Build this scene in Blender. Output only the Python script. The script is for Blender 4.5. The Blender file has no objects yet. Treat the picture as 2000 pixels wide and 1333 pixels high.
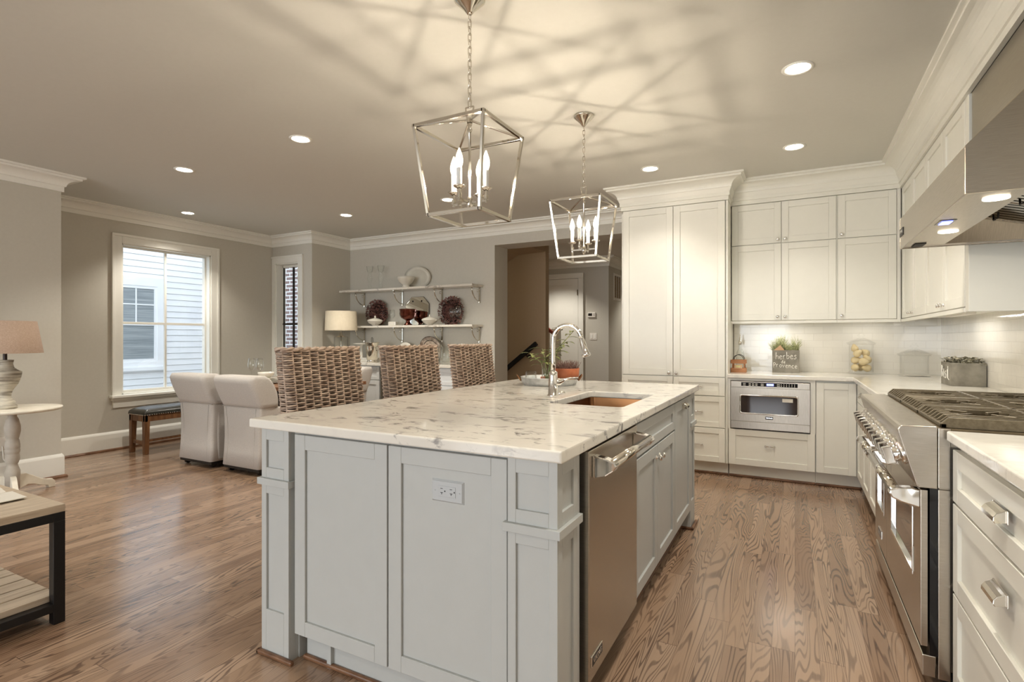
import bpy, bmesh, math, random
from mathutils import Vector, Matrix, noise as mnoise
random.seed(7)
PI = math.pi
R = math.radians
scene = bpy.context.scene
COL = scene.collection

# ---------------------------------------------------------------- camera
cam_data = bpy.data.cameras.new('camera')
cam_data.sensor_width = 36.0
cam_data.lens = 1046.0 / 2000.0 * 36.0
cam_data.shift_y = -5.5 / 2000.0
cam_data.clip_start = 0.05
cam = bpy.data.objects.new('camera', cam_data)
COL.objects.link(cam)
cam.location = (0, 0, 1.228)
cam.rotation_euler = (R(90), 0, R(27.85))
scene.camera = cam

# ---------------------------------------------------------------- world, daylight, exposure
world = bpy.data.worlds.new('world')
scene.world = world
world.use_nodes = True
wbg = world.node_tree.nodes['Background']
wbg.inputs[0].default_value = (0.80, 0.90, 1.0, 1)
wbg.inputs[1].default_value = 1.25
scene.view_settings.view_transform = 'Standard'
scene.view_settings.look = 'None'
scene.view_settings.gamma = 1.0
scene.view_settings.use_curve_mapping = False
scene.view_settings.exposure = 1.32
scene.cycles.max_bounces = 8
scene.cycles.diffuse_bounces = 5
scene.cycles.glossy_bounces = 5
scene.cycles.transmission_bounces = 8
scene.cycles.transparent_max_bounces = 12
scene.cycles.caustics_reflective = False
scene.cycles.caustics_refractive = False
scene.cycles.sample_clamp_indirect = 6.0
scene.cycles.use_denoising = True

WARM = (1.0, 0.935, 0.83)
DAY = (0.94, 0.97, 1.0)

def area(name, loc, rot, sx, sy, power, col):
    l = bpy.data.lights.new(name, 'AREA')
    l.shape = 'RECTANGLE'; l.size = sx; l.size_y = sy
    l.energy = power; l.color = col
    o = bpy.data.objects.new(name, l); COL.objects.link(o)
    o.location = loc; o.rotation_euler = rot
    return o
# daylight through the glazing of the family room behind the camera
area('daylight_rear', (-4.2, -4.97, 1.45), (R(90), 0, 0), 2.0, 1.9, 62, DAY)
area('daylight_rear', (-1.2, -4.97, 1.45), (R(90), 0, 0), 2.0, 1.9, 25, DAY)

# ---------------------------------------------------------------- node helpers and materials
class NG:
    def __init__(s, m):
        s.t = m.node_tree; s.n = s.t.nodes; s.l = s.t.links
    def link(s, a, b):
        s.l.new(a, b)
    def val(s, sock, v):
        if hasattr(v, 'is_linked') or hasattr(v, 'node'):
            s.l.new(v, sock)
        else:
            sock.default_value = v
    def math(s, op, a, b=0.0, clamp=False):
        n = s.n.new('ShaderNodeMath'); n.operation = op; n.use_clamp = clamp
        s.val(n.inputs[0], a); s.val(n.inputs[1], b)
        return n.outputs[0]
    def obj(s):
        return s.n.new('ShaderNodeTexCoord').outputs['Object']
    def sep(s, v):
        n = s.n.new('ShaderNodeSeparateXYZ'); s.l.new(v, n.inputs[0]); return n.outputs
    def comb(s, x, y, z):
        n = s.n.new('ShaderNodeCombineXYZ')
        for i, q in enumerate((x, y, z)): s.val(n.inputs[i], q)
        return n.outputs[0]
    def mapping(s, v, scale=(1, 1, 1), rot=(0, 0, 0), loc=(0, 0, 0)):
        n = s.n.new('ShaderNodeMapping'); s.l.new(v, n.inputs[0])
        n.inputs['Scale'].default_value = scale; n.inputs['Rotation'].default_value = rot; n.inputs['Location'].default_value = loc
        return n.outputs[0]
    def noise(s, v, scale=5, detail=2, rough=0.5, dist=0):
        n = s.n.new('ShaderNodeTexNoise'); s.l.new(v, n.inputs['Vector'])
        n.inputs['Scale'].default_value = scale; n.inputs['Detail'].default_value = detail
        n.inputs['Roughness'].default_value = rough; n.inputs['Distortion'].default_value = dist
        return n.outputs[0]
    def white(s, v):
        n = s.n.new('ShaderNodeTexWhiteNoise'); n.noise_dimensions = '3D'; s.l.new(v, n.inputs[0]); return n.outputs[0]
    def ramp(s, f, stops):
        n = s.n.new('ShaderNodeValToRGB'); s.l.new(f, n.inputs[0])
        e = n.color_ramp.elements
        while len(e) < len(stops): e.new(0.5)
        for i, (p, c) in enumerate(stops):
            e[i].position = p
            e[i].color = (c, c, c, 1) if not hasattr(c, '__len__') else (*c, 1)
        return n.outputs[0]
    def mix(s, f, a, b, mode='MIX'):
        n = s.n.new('ShaderNodeMix'); n.data_type = 'RGBA'; n.blend_type = mode
        s.val(n.inputs[0], f)
        for i, q in ((6, a), (7, b)):
            if hasattr(q, 'node'): s.l.new(q, n.inputs[i])
            else: n.inputs[i].default_value = (*q, 1)
        return n.outputs[2]
    def bump(s, h, strength=0.2, dist=0.005):
        n = s.n.new('ShaderNodeBump'); n.inputs['Strength'].default_value = strength; n.inputs['Distance'].default_value = dist
        s.l.new(h, n.inputs['Height']); return n.outputs[0]

MATS = {}
def mat(name, col=(0.8, 0.8, 0.8), rough=0.5, metal=0.0, trans=0.0, ior=1.45, emit=0.0, ecol=None, spec=0.5, coat=0.0):
    m = bpy.data.materials.new(name); m.use_nodes = True
    b = m.node_tree.nodes['Principled BSDF']
    b.inputs['Base Color'].default_value = (*col, 1)
    b.inputs['Roughness'].default_value = rough
    b.inputs['Metallic'].default_value = metal
    b.inputs['Transmission Weight'].default_value = trans
    b.inputs['IOR'].default_value = ior
    b.inputs['Specular IOR Level'].default_value = spec
    b.inputs['Coat Weight'].default_value = coat
    if emit:
        b.inputs['Emission Color'].default_value = (*(ecol or col), 1)
        b.inputs['Emission Strength'].default_value = emit
    MATS[name] = m
    m['bsdf'] = b.name
    return m
def bs(m): return m.node_tree.nodes['Principled BSDF']
def noisy(name, c1, c2, scale=8, rough=0.5, metal=0.0, stretch=(1, 1, 1), detail=3, bump=0.0, lo=0.35, hi=0.65, spec=0.5, bdist=0.003):
    m = mat(name, c1, rough, metal, spec=spec); g = NG(m); b = bs(m)
    v = g.mapping(g.obj(), stretch)
    n = g.noise(v, scale, detail, 0.6)
    g.link(g.ramp(n, [(lo, c1), (hi, c2)]), b.inputs['Base Color'])
    if bump: g.link(g.bump(n, bump, bdist), b.inputs['Normal'])
    return m

# painted surfaces
noisy('wall_paint', (0.525, 0.50, 0.435), (0.54, 0.515, 0.45), 40, 0.75, bump=0.02)
noisy('ceiling_paint', (0.60, 0.592, 0.545), (0.61, 0.602, 0.555), 30, 0.85)
noisy('trim_paint', (0.78, 0.77, 0.71), (0.79, 0.78, 0.72), 20, 0.4)
noisy('cabinet_white', (0.735, 0.725, 0.66), (0.745, 0.735, 0.67), 15, 0.33)
noisy('island_grey', (0.455, 0.466, 0.452), (0.465, 0.476, 0.462), 15, 0.38)
noisy('outlet_grey', (0.46, 0.48, 0.49), (0.47, 0.49, 0.50), 15, 0.35)
noisy('buffet_white', (0.66, 0.67, 0.66), (0.68, 0.69, 0.68), 15, 0.35)
noisy('white_plastic', (0.75, 0.72, 0.66), (0.77, 0.74, 0.68), 15, 0.35)
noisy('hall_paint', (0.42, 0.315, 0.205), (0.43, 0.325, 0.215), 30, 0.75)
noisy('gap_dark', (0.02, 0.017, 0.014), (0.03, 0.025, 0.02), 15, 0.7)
noisy('steel', (0.43, 0.385, 0.325), (0.53, 0.48, 0.41), 6, 0.27, 1.0, stretch=(3, 3, 160), detail=4)
noisy('steel_flat', (0.42, 0.375, 0.315), (0.55, 0.50, 0.43), 6, 0.30, 1.0, stretch=(160, 3, 3), detail=4)
mat('chrome', (0.80, 0.78, 0.75), 0.07, 1.0)
mat('nickel', (0.66, 0.62, 0.55), 0.10, 1.0)
mat('mirror_glass', (0.86, 0.88, 0.86), 0.02, 1.0)
mat('copper_sink', (0.22, 0.105, 0.045), 0.30, 1.0)
mat('copper_bowl', (0.15, 0.05, 0.035), 0.22, 1.0)
mat('silver', (0.70, 0.66, 0.58), 0.14, 1.0)
noisy('galvanised', (0.42, 0.43, 0.43), (0.62, 0.63, 0.62), 14, 0.42, 0.75)
mat('black_metal', (0.012, 0.011, 0.011), 0.4, 0.2)
mat('black_gloss', (0.008, 0.008, 0.009), 0.08)
mat('oven_glass', (0.03, 0.02, 0.016), 0.05, 0.0, coat=0.5)
noisy('grate_iron', (0.10, 0.078, 0.045), (0.15, 0.12, 0.075), 60, 0.38, 0.35)
noisy('burner_pan', (0.16, 0.12, 0.07), (0.22, 0.17, 0.10), 10, 0.35, 0.6)
mat('glass', (1, 1, 1), 0.0, 0, 1.0, 1.45)
mat('green_glass', (0.90, 0.96, 0.93), 0.0, 0, 1.0, 1.45)
# thin window glass: lets daylight straight through
def pane_glass():
    m = bpy.data.materials.new('window_glass'); m.use_nodes = True
    t = m.node_tree; t.nodes.clear()
    o = t.nodes.new('ShaderNodeOutputMaterial'); mx = t.nodes.new('ShaderNodeMixShader')
    tr = t.nodes.new('ShaderNodeBsdfTransparent'); gl = t.nodes.new('ShaderNodeBsdfGlossy')
    gl.inputs['Roughness'].default_value = 0.0
    mx.inputs[0].default_value = 0.05
    t.links.new(tr.outputs[0], mx.inputs[1]); t.links.new(gl.outputs[0], mx.inputs[2]); t.links.new(mx.outputs[0], o.inputs[0])
    MATS['window_glass'] = m
pane_glass()
# thin glassware: clear wall with a fresnel reflection at its edge
def thin_glass(name, tint, rim, gain=0.55, base=0.018):
    m = bpy.data.materials.new(name); m.use_nodes = True
    t = m.node_tree; t.nodes.clear()
    o = t.nodes.new('ShaderNodeOutputMaterial'); mx = t.nodes.new('ShaderNodeMixShader')
    tr = t.nodes.new('ShaderNodeBsdfTransparent'); gl = t.nodes.new('ShaderNodeBsdfGlossy')
    lw = t.nodes.new('ShaderNodeLayerWeight'); lw.inputs[0].default_value = rim
    pw = t.nodes.new('ShaderNodeMath'); pw.operation = 'POWER'; pw.inputs[1].default_value = 2.5; t.links.new(lw.outputs['Facing'], pw.inputs[0])
    ma = t.nodes.new('ShaderNodeMath'); ma.operation = 'MULTIPLY_ADD'; ma.inputs[1].default_value = gain; ma.inputs[2].default_value = base; t.links.new(pw.outputs[0], ma.inputs[0])
    tr.inputs[0].default_value = (*tint, 1); gl.inputs['Roughness'].default_value = 0.02
    t.links.new(ma.outputs[0], mx.inputs[0])
    t.links.new(tr.outputs[0], mx.inputs[1]); t.links.new(gl.outputs[0], mx.inputs[2]); t.links.new(mx.outputs[0], o.inputs[0])
    MATS[name] = m
thin_glass('clear_glassware', (0.985, 0.992, 0.985), 0.42, 1.1, 0.025)
thin_glass('jar_glass', (0.997, 0.999, 0.998), 0.36, 0.6, 0.008)
def clear_bulb():
    m = bpy.data.materials.new('bulb'); m.use_nodes = True
    t = m.node_tree; t.nodes.clear()
    o = t.nodes.new('ShaderNodeOutputMaterial'); mx = t.nodes.new('ShaderNodeMixShader'); mx.inputs[0].default_value = 0.10
    tr = t.nodes.new('ShaderNodeBsdfTransparent'); em = t.nodes.new('ShaderNodeEmission')
    em.inputs[0].default_value = (1.0, 0.88, 0.70, 1); em.inputs[1].default_value = 10
    t.links.new(tr.outputs[0], mx.inputs[1]); t.links.new(em.outputs[0], mx.inputs[2]); t.links.new(mx.outputs[0], o.inputs[0])
    MATS['bulb'] = m
clear_bulb()
mat('filament', (1, 0.9, 0.75), 0.3, emit=3000, ecol=(1.0, 0.86, 0.68))
mat('lamp_disc', (1, 0.95, 0.88), 0.3, emit=9, ecol=(1.0, 0.92, 0.80))
mat('puck', (1, 0.95, 0.88), 0.3, emit=6, ecol=(1.0, 0.86, 0.66))
mat('blue_display', (0.1, 0.1, 0.6), 0.2, emit=1.3, ecol=(0.22, 0.25, 1.0))
mat('candle_white', (0.75, 0.75, 0.72), 0.35)
noisy('ceramic_white', (0.62, 0.59, 0.51), (0.66, 0.63, 0.55), 8, 0.18)
noisy('cream_shade', (0.72, 0.63, 0.47), (0.76, 0.67, 0.51), 30, 0.8)
noisy('linen_shade', (0.32, 0.225, 0.165), (0.42, 0.31, 0.235), 110, 0.9, stretch=(1, 1, 2.5), bump=0.15)
noisy('linen', (0.45, 0.42, 0.385), (0.52, 0.485, 0.445), 160, 0.9, bump=0.2)
noisy('black_leather', (0.028, 0.027, 0.022), (0.045, 0.042, 0.034), 30, 0.30, bump=0.06)
noisy('oak_brown', (0.11, 0.048, 0.02), (0.24, 0.115, 0.05), 5, 0.4, stretch=(6, 6, 0.7), detail=5, bump=0.1)
noisy('table_wood', (0.13, 0.055, 0.025), (0.24, 0.11, 0.05), 4, 0.3, stretch=(0.6, 7, 7), detail=5)
noisy('dark_wood', (0.02, 0.013, 0.01), (0.045, 0.025, 0.018), 6, 0.4)
noisy('shoe_wood', (0.10, 0.045, 0.022), (0.22, 0.11, 0.055), 7, 0.35, stretch=(2, 2, 9), detail=5)
noisy('mahogany', (0.16, 0.02, 0.012), (0.22, 0.035, 0.018), 6, 0.25)
noisy('grey_oak', (0.40, 0.32, 0.235), (0.56, 0.47, 0.36), 5, 0.6, stretch=(9, 0.8, 9), detail=5, bump=0.08)
noisy('shabby_white', (0.62, 0.57, 0.47), (0.74, 0.70, 0.60), 7, 0.55, detail=5)
noisy('shabby_grey', (0.40, 0.365, 0.31), (0.52, 0.48, 0.42), 6, 0.6, detail=5)
noisy('lamp_weathered', (0.22, 0.19, 0.15), (0.56, 0.52, 0.43), 5, 0.6, stretch=(1.2, 1.2, 12), detail=6, bump=0.15, lo=0.36, hi=0.56)
noisy('rattan', (0.23, 0.15, 0.105), (0.54, 0.42, 0.33), 16, 0.55, detail=4, lo=0.3, hi=0.62)
noisy('terracotta', (0.55, 0.16, 0.065), (0.66, 0.22, 0.10), 12, 0.7)
noisy('zinc', (0.16, 0.145, 0.115), (0.27, 0.25, 0.205), 9, 0.55, 0.25, detail=5)
mat('chalk', (0.85, 0.83, 0.76), 0.9)
noisy('crate_wood', (0.30, 0.12, 0.045), (0.42, 0.19, 0.08), 9, 0.5, stretch=(1, 6, 6))
noisy('kraft_paper', (0.50, 0.32, 0.19), (0.56, 0.37, 0.23), 20, 0.8)
noisy('lime_label', (0.50, 0.47, 0.20), (0.62, 0.58, 0.30), 20, 0.6)
noisy('pear_skin', (0.62, 0.49, 0.26), (0.70, 0.58, 0.35), 14, 0.55)
noisy('grass_green', (0.16, 0.19, 0.07), (0.50, 0.50, 0.28), 60, 0.7)
noisy('leaf_green', (0.17, 0.21, 0.06), (0.36, 0.38, 0.15), 18, 0.5)
noisy('dry_leaf', (0.16, 0.145, 0.09), (0.42, 0.39, 0.29), 40, 0.7)
noisy('dry_heather', (0.13, 0.065, 0.05), (0.30, 0.18, 0.14), 40, 0.8)
noisy('wreath_petal', (0.085, 0.03, 0.035), (0.42, 0.22, 0.17), 34, 0.75, lo=0.3, hi=0.7)
noisy('navy_fabric', (0.02, 0.026, 0.05), (0.04, 0.045, 0.075), 10, 0.6)
noisy('brown_transfer', (0.16, 0.11, 0.08), (0.40, 0.33, 0.26), 22, 0.3)
noisy('paper', (0.70, 0.67, 0.60), (0.74, 0.71, 0.64), 6, 0.7)
noisy('outdoor_ground', (0.25, 0.26, 0.24), (0.33, 0.34, 0.32), 3, 0.9)
noisy('siding_white', (0.80, 0.82, 0.83), (0.84, 0.86, 0.87), 3, 0.6)
noisy('blind_grey', (0.22, 0.255, 0.27), (0.36, 0.395, 0.41), 5, 0.3, stretch=(1, 0.25, 9))

def floor_material():
    m = mat('oak_floor', (0.3, 0.2, 0.1), 0.24, coat=0.4); bs(m).inputs['Coat Roughness'].default_value = 0.17; g = NG(m); b = bs(m)
    x, y, z = g.sep(g.obj())
    W, L = 0.083, 1.05
    xi = g.math('DIVIDE', x, W); idx = g.math('FLOOR', xi); fx = g.math('FRACT', xi)
    r1 = g.white(g.comb(idx, 3.3, 7.1))
    yy = g.math('ADD', y, g.math('MULTIPLY', r1, 5.0))
    yi = g.math('DIVIDE', yy, L); idy = g.math('FLOOR', yi); fy = g.math('FRACT', yi)
    cell = g.white(g.comb(idx, idy, 1.7))
    c30 = g.math('MULTIPLY', cell, 60.0)
    n1 = g.noise(g.comb(g.math('MULTIPLY', x, 7.0), g.math('MULTIPLY', yy, 0.62), c30), 1.0, 2.0, 0.5, 0.45)
    ring = g.math('SINE', g.math('MULTIPLY', n1, 215.0))
    fib = g.noise(g.comb(g.math('MULTIPLY', x, 210.0), g.math('MULTIPLY', yy, 6.0), c30), 1.0, 2, 0.6)
    line = g.ramp(g.math('ADD', 0.5, g.math('MULTIPLY', ring, 0.5)), [(0.60, 0.0), (0.92, 1.0)])
    amt = g.ramp(g.noise(g.comb(g.math('MULTIPLY', x, 5.0), g.math('MULTIPLY', yy, 0.8), g.math('ADD', c30, 9.0)), 1.0, 1), [(0.34, 0.25), (0.58, 1.0)])
    lf = g.math('MULTIPLY', line, g.math('MULTIPLY', amt, g.ramp(fib, [(0.3, 0.7), (0.6, 1.0)])))
    tone = g.ramp(cell, [(0.0, (0.255, 0.158, 0.10)), (0.35, (0.315, 0.205, 0.132)), (0.7, (0.37, 0.246, 0.162)), (1.0, (0.41, 0.28, 0.19))])
    tone = g.mix(g.math('MULTIPLY', fib, 0.22), tone, (0.14, 0.075, 0.045))
    c = g.mix(g.math('MULTIPLY', lf, 0.78), tone, (0.045, 0.019, 0.010))
    ex = g.math('GREATER_THAN', g.math('ABSOLUTE', g.math('SUBTRACT', fx, 0.5)), 0.490)
    ey = g.math('GREATER_THAN', g.math('ABSOLUTE', g.math('SUBTRACT', fy, 0.5)), 0.4988)
    e = g.math('MAXIMUM', ex, ey)
    c = g.mix(g.math('MULTIPLY', e, 0.7), c, (0.06, 0.025, 0.014))
    g.link(c, b.inputs['Base Color'])
    g.link(g.math('ADD', 0.15, g.math('MULTIPLY', fib, 0.14)), b.inputs['Roughness'])
    g.link(g.bump(g.math('SUBTRACT', 1.0, g.math('MAXIMUM', e, g.math('MULTIPLY', lf, 0.3))), 0.12, 0.002), b.inputs['Normal'])
floor_material()

def marble_material(name, base, dark, k):
    m = mat(name, base, 0.12); g = NG(m); b = bs(m)
    o = g.obj()
    v = g.mapping(o, (3.4, 7.0, 6), (0, 0, R(28)))
    n = g.noise(v, 2.9, 7, 0.66, 0.9)
    blot = g.noise(g.mapping(o, (1.2, 3, 2), (0, 0, R(24))), 2.2, 3, 0.6)
    cloud = g.noise(o, 3.0, 4, 0.6)
    s = g.ramp(n, [(0.53, 0.0), (0.64, 1.0)])
    s = g.math('MULTIPLY', s, g.ramp(blot, [(0.40, 0.05), (0.58, 1.0)]))
    c = g.mix(g.ramp(cloud, [(0.4, 0.0), (0.7, 0.35)]), base, tuple(q * 0.86 for q in base))
    c = g.mix(g.math('MULTIPLY', s, k), c, dark)
    g.link(c, b.inputs['Base Color'])
marble_material('marble', (0.74, 0.71, 0.645), (0.16, 0.155, 0.16), 1.0)
marble_material('quartz', (0.76, 0.735, 0.67), (0.40, 0.38, 0.36), 0.5)
marble_material('shelf_marble', (0.70, 0.66, 0.58), (0.30, 0.26, 0.22), 0.8)

def brick_mat(name, c1, c2, mortar, bw, rh, ms, axis, rough, bump, squash=0.5, coat=0.0, flat=1.0):
    m = mat(name, c1, rough, coat=coat); g = NG(m); b = bs(m)
    x, y, z = g.sep(g.obj())
    v = g.comb(x if axis == 'x' else y, z, 0.0)
    n = g.n.new('ShaderNodeTexBrick'); g.link(v, n.inputs['Vector'])
    n.inputs['Color1'].default_value = (*c1, 1); n.inputs['Color2'].default_value = (*c2, 1); n.inputs['Mortar'].default_value = (*mortar, 1)
    n.inputs['Scale'].default_value = 1.0; n.inputs['Brick Width'].default_value = bw; n.inputs['Row Height'].default_value = rh
    n.inputs['Mortar Size'].default_value = ms; n.inputs['Mortar Smooth'].default_value = 0.3; n.inputs['Bias'].default_value = 0.0
    g.link(n.outputs['Color'], b.inputs['Base Color'])
    wob = g.noise(g.obj(), 14, 2)
    h = g.math('ADD', g.math('SUBTRACT', 1.0, n.outputs['Fac']), g.math('MULTIPLY', wob, flat))
    g.link(g.bump(h, bump, 0.003), b.inputs['Normal'])
brick_mat('tile_x', (0.78, 0.755, 0.69), (0.75, 0.725, 0.66), (0.70, 0.67, 0.61), 0.152, 0.0635, 0.0016, 'x', 0.10, 0.45, coat=0.4)
brick_mat('tile_y', (0.78, 0.755, 0.69), (0.75, 0.725, 0.66), (0.70, 0.67, 0.61), 0.152, 0.0635, 0.0016, 'y', 0.10, 0.45, coat=0.4)
brick_mat('red_brick', (0.20, 0.135, 0.125), (0.27, 0.20, 0.185), (0.72, 0.73, 0.74), 0.215, 0.076, 0.013, 'x', 0.9, 0.6, flat=0.3)

# ---------------------------------------------------------------- mesh helpers
class M:
    """collects shapes; build() links them as ONE mesh object (coordinates minus the origin o)"""
    def __init__(s, o=(0, 0, 0)):
        s.v = []; s.f = []; s.sm = []; s.o = Vector(o)
    def add(s, vs, fs, smooth=False):
        k = len(s.v)
        s.v += [Vector(q) for q in vs]
        for f in fs:
            s.f.append(tuple(i + k for i in f)); s.sm.append(smooth)
        return s
    def box(s, x0, x1, y0, y1, z0, z1):
        if x0 > x1: x0, x1 = x1, x0
        if y0 > y1: y0, y1 = y1, y0
        if z0 > z1: z0, z1 = z1, z0
        return s.add([(x0, y0, z0), (x1, y0, z0), (x1, y1, z0), (x0, y1, z0), (x0, y0, z1), (x1, y0, z1), (x1, y1, z1), (x0, y1, z1)],
                     [(0, 3, 2, 1), (4, 5, 6, 7), (0, 1, 5, 4), (1, 2, 6, 5), (2, 3, 7, 6), (3, 0, 4, 7)])
    def obox(s, c, ax, ay, az):
        c, ax, ay, az = map(Vector, (c, ax, ay, az))
        vs = [c + ax * a + ay * b + az * d for d in (-1, 1) for (a, b) in ((-1, -1), (1, -1), (1, 1), (-1, 1))]
        return s.add(vs, [(0, 3, 2, 1), (4, 5, 6, 7), (0, 1, 5, 4), (1, 2, 6, 5), (2, 3, 7, 6), (3, 0, 4, 7)])
    def bar(s, p0, p1, w, d=None, up=(0, 0, 1)):
        """square bar from p0 to p1"""
        p0, p1 = Vector(p0), Vector(p1); d = d or w
        t = (p1 - p0); L = t.length; t.normalize()
        u = Vector(up)
        if abs(t.dot(u)) > 0.95: u = Vector((0, 1, 0))
        a = t.cross(u).normalized(); b = a.cross(t).normalized()
        return s.obox((p0 + p1) / 2, a * w / 2, b * d / 2, t * L / 2)
    def lathe(s, prof, c=(0, 0, 0), axis=(0, 0, 1), n=24, smooth=True, arc=None):
        c = Vector(c); ax = Vector(axis).normalized()
        u = Vector((1, 0, 0)) if abs(ax.x) < 0.9 else Vector((0, 1, 0))
        u = (u - ax * u.dot(ax)).normalized(); w = ax.cross(u)
        vs = []; fs = []
        for r, h in prof:
            for i in range(n):
                t = 2 * PI * i / n
                vs.append(c + ax * h + (u * math.cos(t) + w * math.sin(t)) * max(r, 1e-5))
        for j in range(len(prof) - 1):
            for i in range(n):
                a = j * n + i; b_ = j * n + (i + 1) % n
                fs.append((a, b_, b_ + n, a + n))
        return s.add(vs, fs, smooth)
    def cyl(s, p0, p1, r0, r1=None, n=16, smooth=True):
        p0, p1 = Vector(p0), Vector(p1); r1 = r0 if r1 is None else r1
        L = (p1 - p0).length
        s.lathe([(r0, 0), (r1, L)], p0, p1 - p0, n, smooth)
        s.lathe([(0, 0), (r0, 0)], p0, p1 - p0, n, False)
        s.lathe([(r1, L), (0, L)], p0, p1 - p0, n, False)
        return s
    def tube(s, pts, r, n=8, closed=False, caps=True, flat=None):
        pts = [Vector(p) for p in pts]; N = len(pts)
        rs = r if hasattr(r, '__len__') else [r] * N
        tang = []
        for i in range(N):
            a = pts[(i - 1) % N] if (closed or i > 0) else pts[i]
            b = pts[(i + 1) % N] if (closed or i < N - 1) else pts[i]
            t = (b - a); tang.append(t.normalized() if t.length > 1e-9 else Vector((0, 0, 1)))
        up = Vector((0, 0, 1)) if abs(tang[0].z) < 0.9 else Vector((1, 0, 0))
        vs = []; a = tang[0].cross(up).normalized()
        for i in range(N):
            a = (a - tang[i] * a.dot(tang[i]))
            a = a.normalized() if a.length > 1e-6 else tang[i].orthogonal().normalized()
            b = tang[i].cross(a)
            for k in range(n):
                t = 2 * PI * k / n
                vs.append(pts[i] + (a * math.cos(t) + b * math.sin(t) * (flat or 1.0)) * rs[i])
        fs = []
        for i in range(N if closed else N - 1):
            for k in range(n):
                p = i * n + k; q = i * n + (k + 1) % n
                p2 = ((i + 1) % N) * n + k; q2 = ((i + 1) % N) * n + (k + 1) % n
                fs.append((p, p2, q2, q))
        if caps and not closed:
            fs.append(tuple(range(n))); fs.append(tuple((N - 1) * n + k for k in reversed(range(n))))
        return s.add(vs, fs, True)
    def prism(s, poly, axis, a0, a1, smooth=False):
        """poly in the plane across axis: 'x' -> (y,z), 'y' -> (x,z), 'z' -> (x,y)"""
        def P(p, a):
            return (a, p[0], p[1]) if axis == 'x' else (p[0], a, p[1]) if axis == 'y' else (p[0], p[1], a)
        n = len(poly)
        vs = [P(p, a0) for p in poly] + [P(p, a1) for p in poly]
        fs = [tuple(range(n)), tuple(reversed(range(n, 2 * n)))]
        s.add(vs, fs)
        k = len(s.v) - 2 * n
        for i in range(n):
            j = (i + 1) % n
            s.f.append((k + j, k + i, k + n + i, k + n + j)); s.sm.append(smooth)
        return s
    def loft(s, rings, closed=True, smooth=True, caps=True):
        n = len(rings[0]); vs = [p for r in rings for p in r]; fs = []
        for j in range(len(rings) - 1):
            for i in range(n if closed else n - 1):
                k = (i + 1) % n
                fs.append((j * n + i, j * n + k, (j + 1) * n + k, (j + 1) * n + i))
        if caps:
            fs.append(tuple(reversed(range(n)))); fs.append(tuple((len(rings) - 1) * n + i for i in range(n)))
        return s.add(vs, fs, smooth)
    def ball(s, c, r, sc=(1, 1, 1), n=16):
        prof = [(r * math.sin(PI * i / n), -r * math.cos(PI * i / n)) for i in range(n + 1)]
        k = len(s.v); s.lathe(prof, (0, 0, 0), (0, 0, 1), n + 4)
        for i in range(k, len(s.v)):
            q = s.v[i]; s.v[i] = Vector((q.x * sc[0], q.y * sc[1], q.z * sc[2])) + Vector(c)
        return s
    def xf(s, k, mtx):
        for i in range(k, len(s.v)): s.v[i] = mtx @ s.v[i]
        return s
    def build(s, name, material, parent=None, bev=0.0, seg=2, sub=0):
        me = bpy.data.meshes.new(name)
        me.from_pydata([tuple(q - s.o) for q in s.v], [], s.f)
        me.polygons.foreach_set('use_smooth', s.sm)
        bm = bmesh.new(); bm.from_mesh(me); bmesh.ops.recalc_face_normals(bm, faces=bm.faces); bm.to_mesh(me); bm.free()
        me.materials.append(MATS[material]); me.update()
        o = bpy.data.objects.new(name, me); COL.objects.link(o)
        if parent is not None: o.parent = parent
        else: o.location = s.o
        if bev:
            md = o.modifiers.new('bevel', 'BEVEL'); md.width = bev; md.segments = seg; md.limit_method = 'ANGLE'; md.angle_limit = R(50)
        if sub:
            md = o.modifiers.new('sub', 'SUBSURF'); md.levels = sub; md.render_levels = sub
        return o

def tag(o, label, cat, group=None, kind=None):
    o['label'] = label; o['category'] = cat
    if group: o['group'] = group
    if kind: o['kind'] = kind
    return o
def thing(name, label, cat, loc=(0, 0, 0), rotz=0.0, group=None):
    o = bpy.data.objects.new(name, None); COL.objects.link(o)
    o.empty_display_size = 0.1; o.location = loc; o.rotation_euler = (0, 0, rotz)
    return tag(o, label, cat, group)
def struct(o):
    o['kind'] = 'structure'; return o
def struct_root(name, loc=(0, 0, 0)):
    o = bpy.data.objects.new(name, None); COL.objects.link(o); o.location = loc; o['kind'] = 'structure'; return o
def copy_tree(o, parent=None):
    c = o.copy(); COL.objects.link(c)
    if parent is not None: c.parent = parent
    for ch in list(o.children): copy_tree(ch, c)
    return c
def dup(root, loc, label, rotz=None, group=None):
    c = copy_tree(root); c.location = loc
    if rotz is not None: c.rotation_euler = (0, 0, rotz)
    c['label'] = label
    if group: c['group'] = group
    return c
def W(root): return M(root.location)          # shapes given in world coordinates, stored relative to their thing

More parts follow.
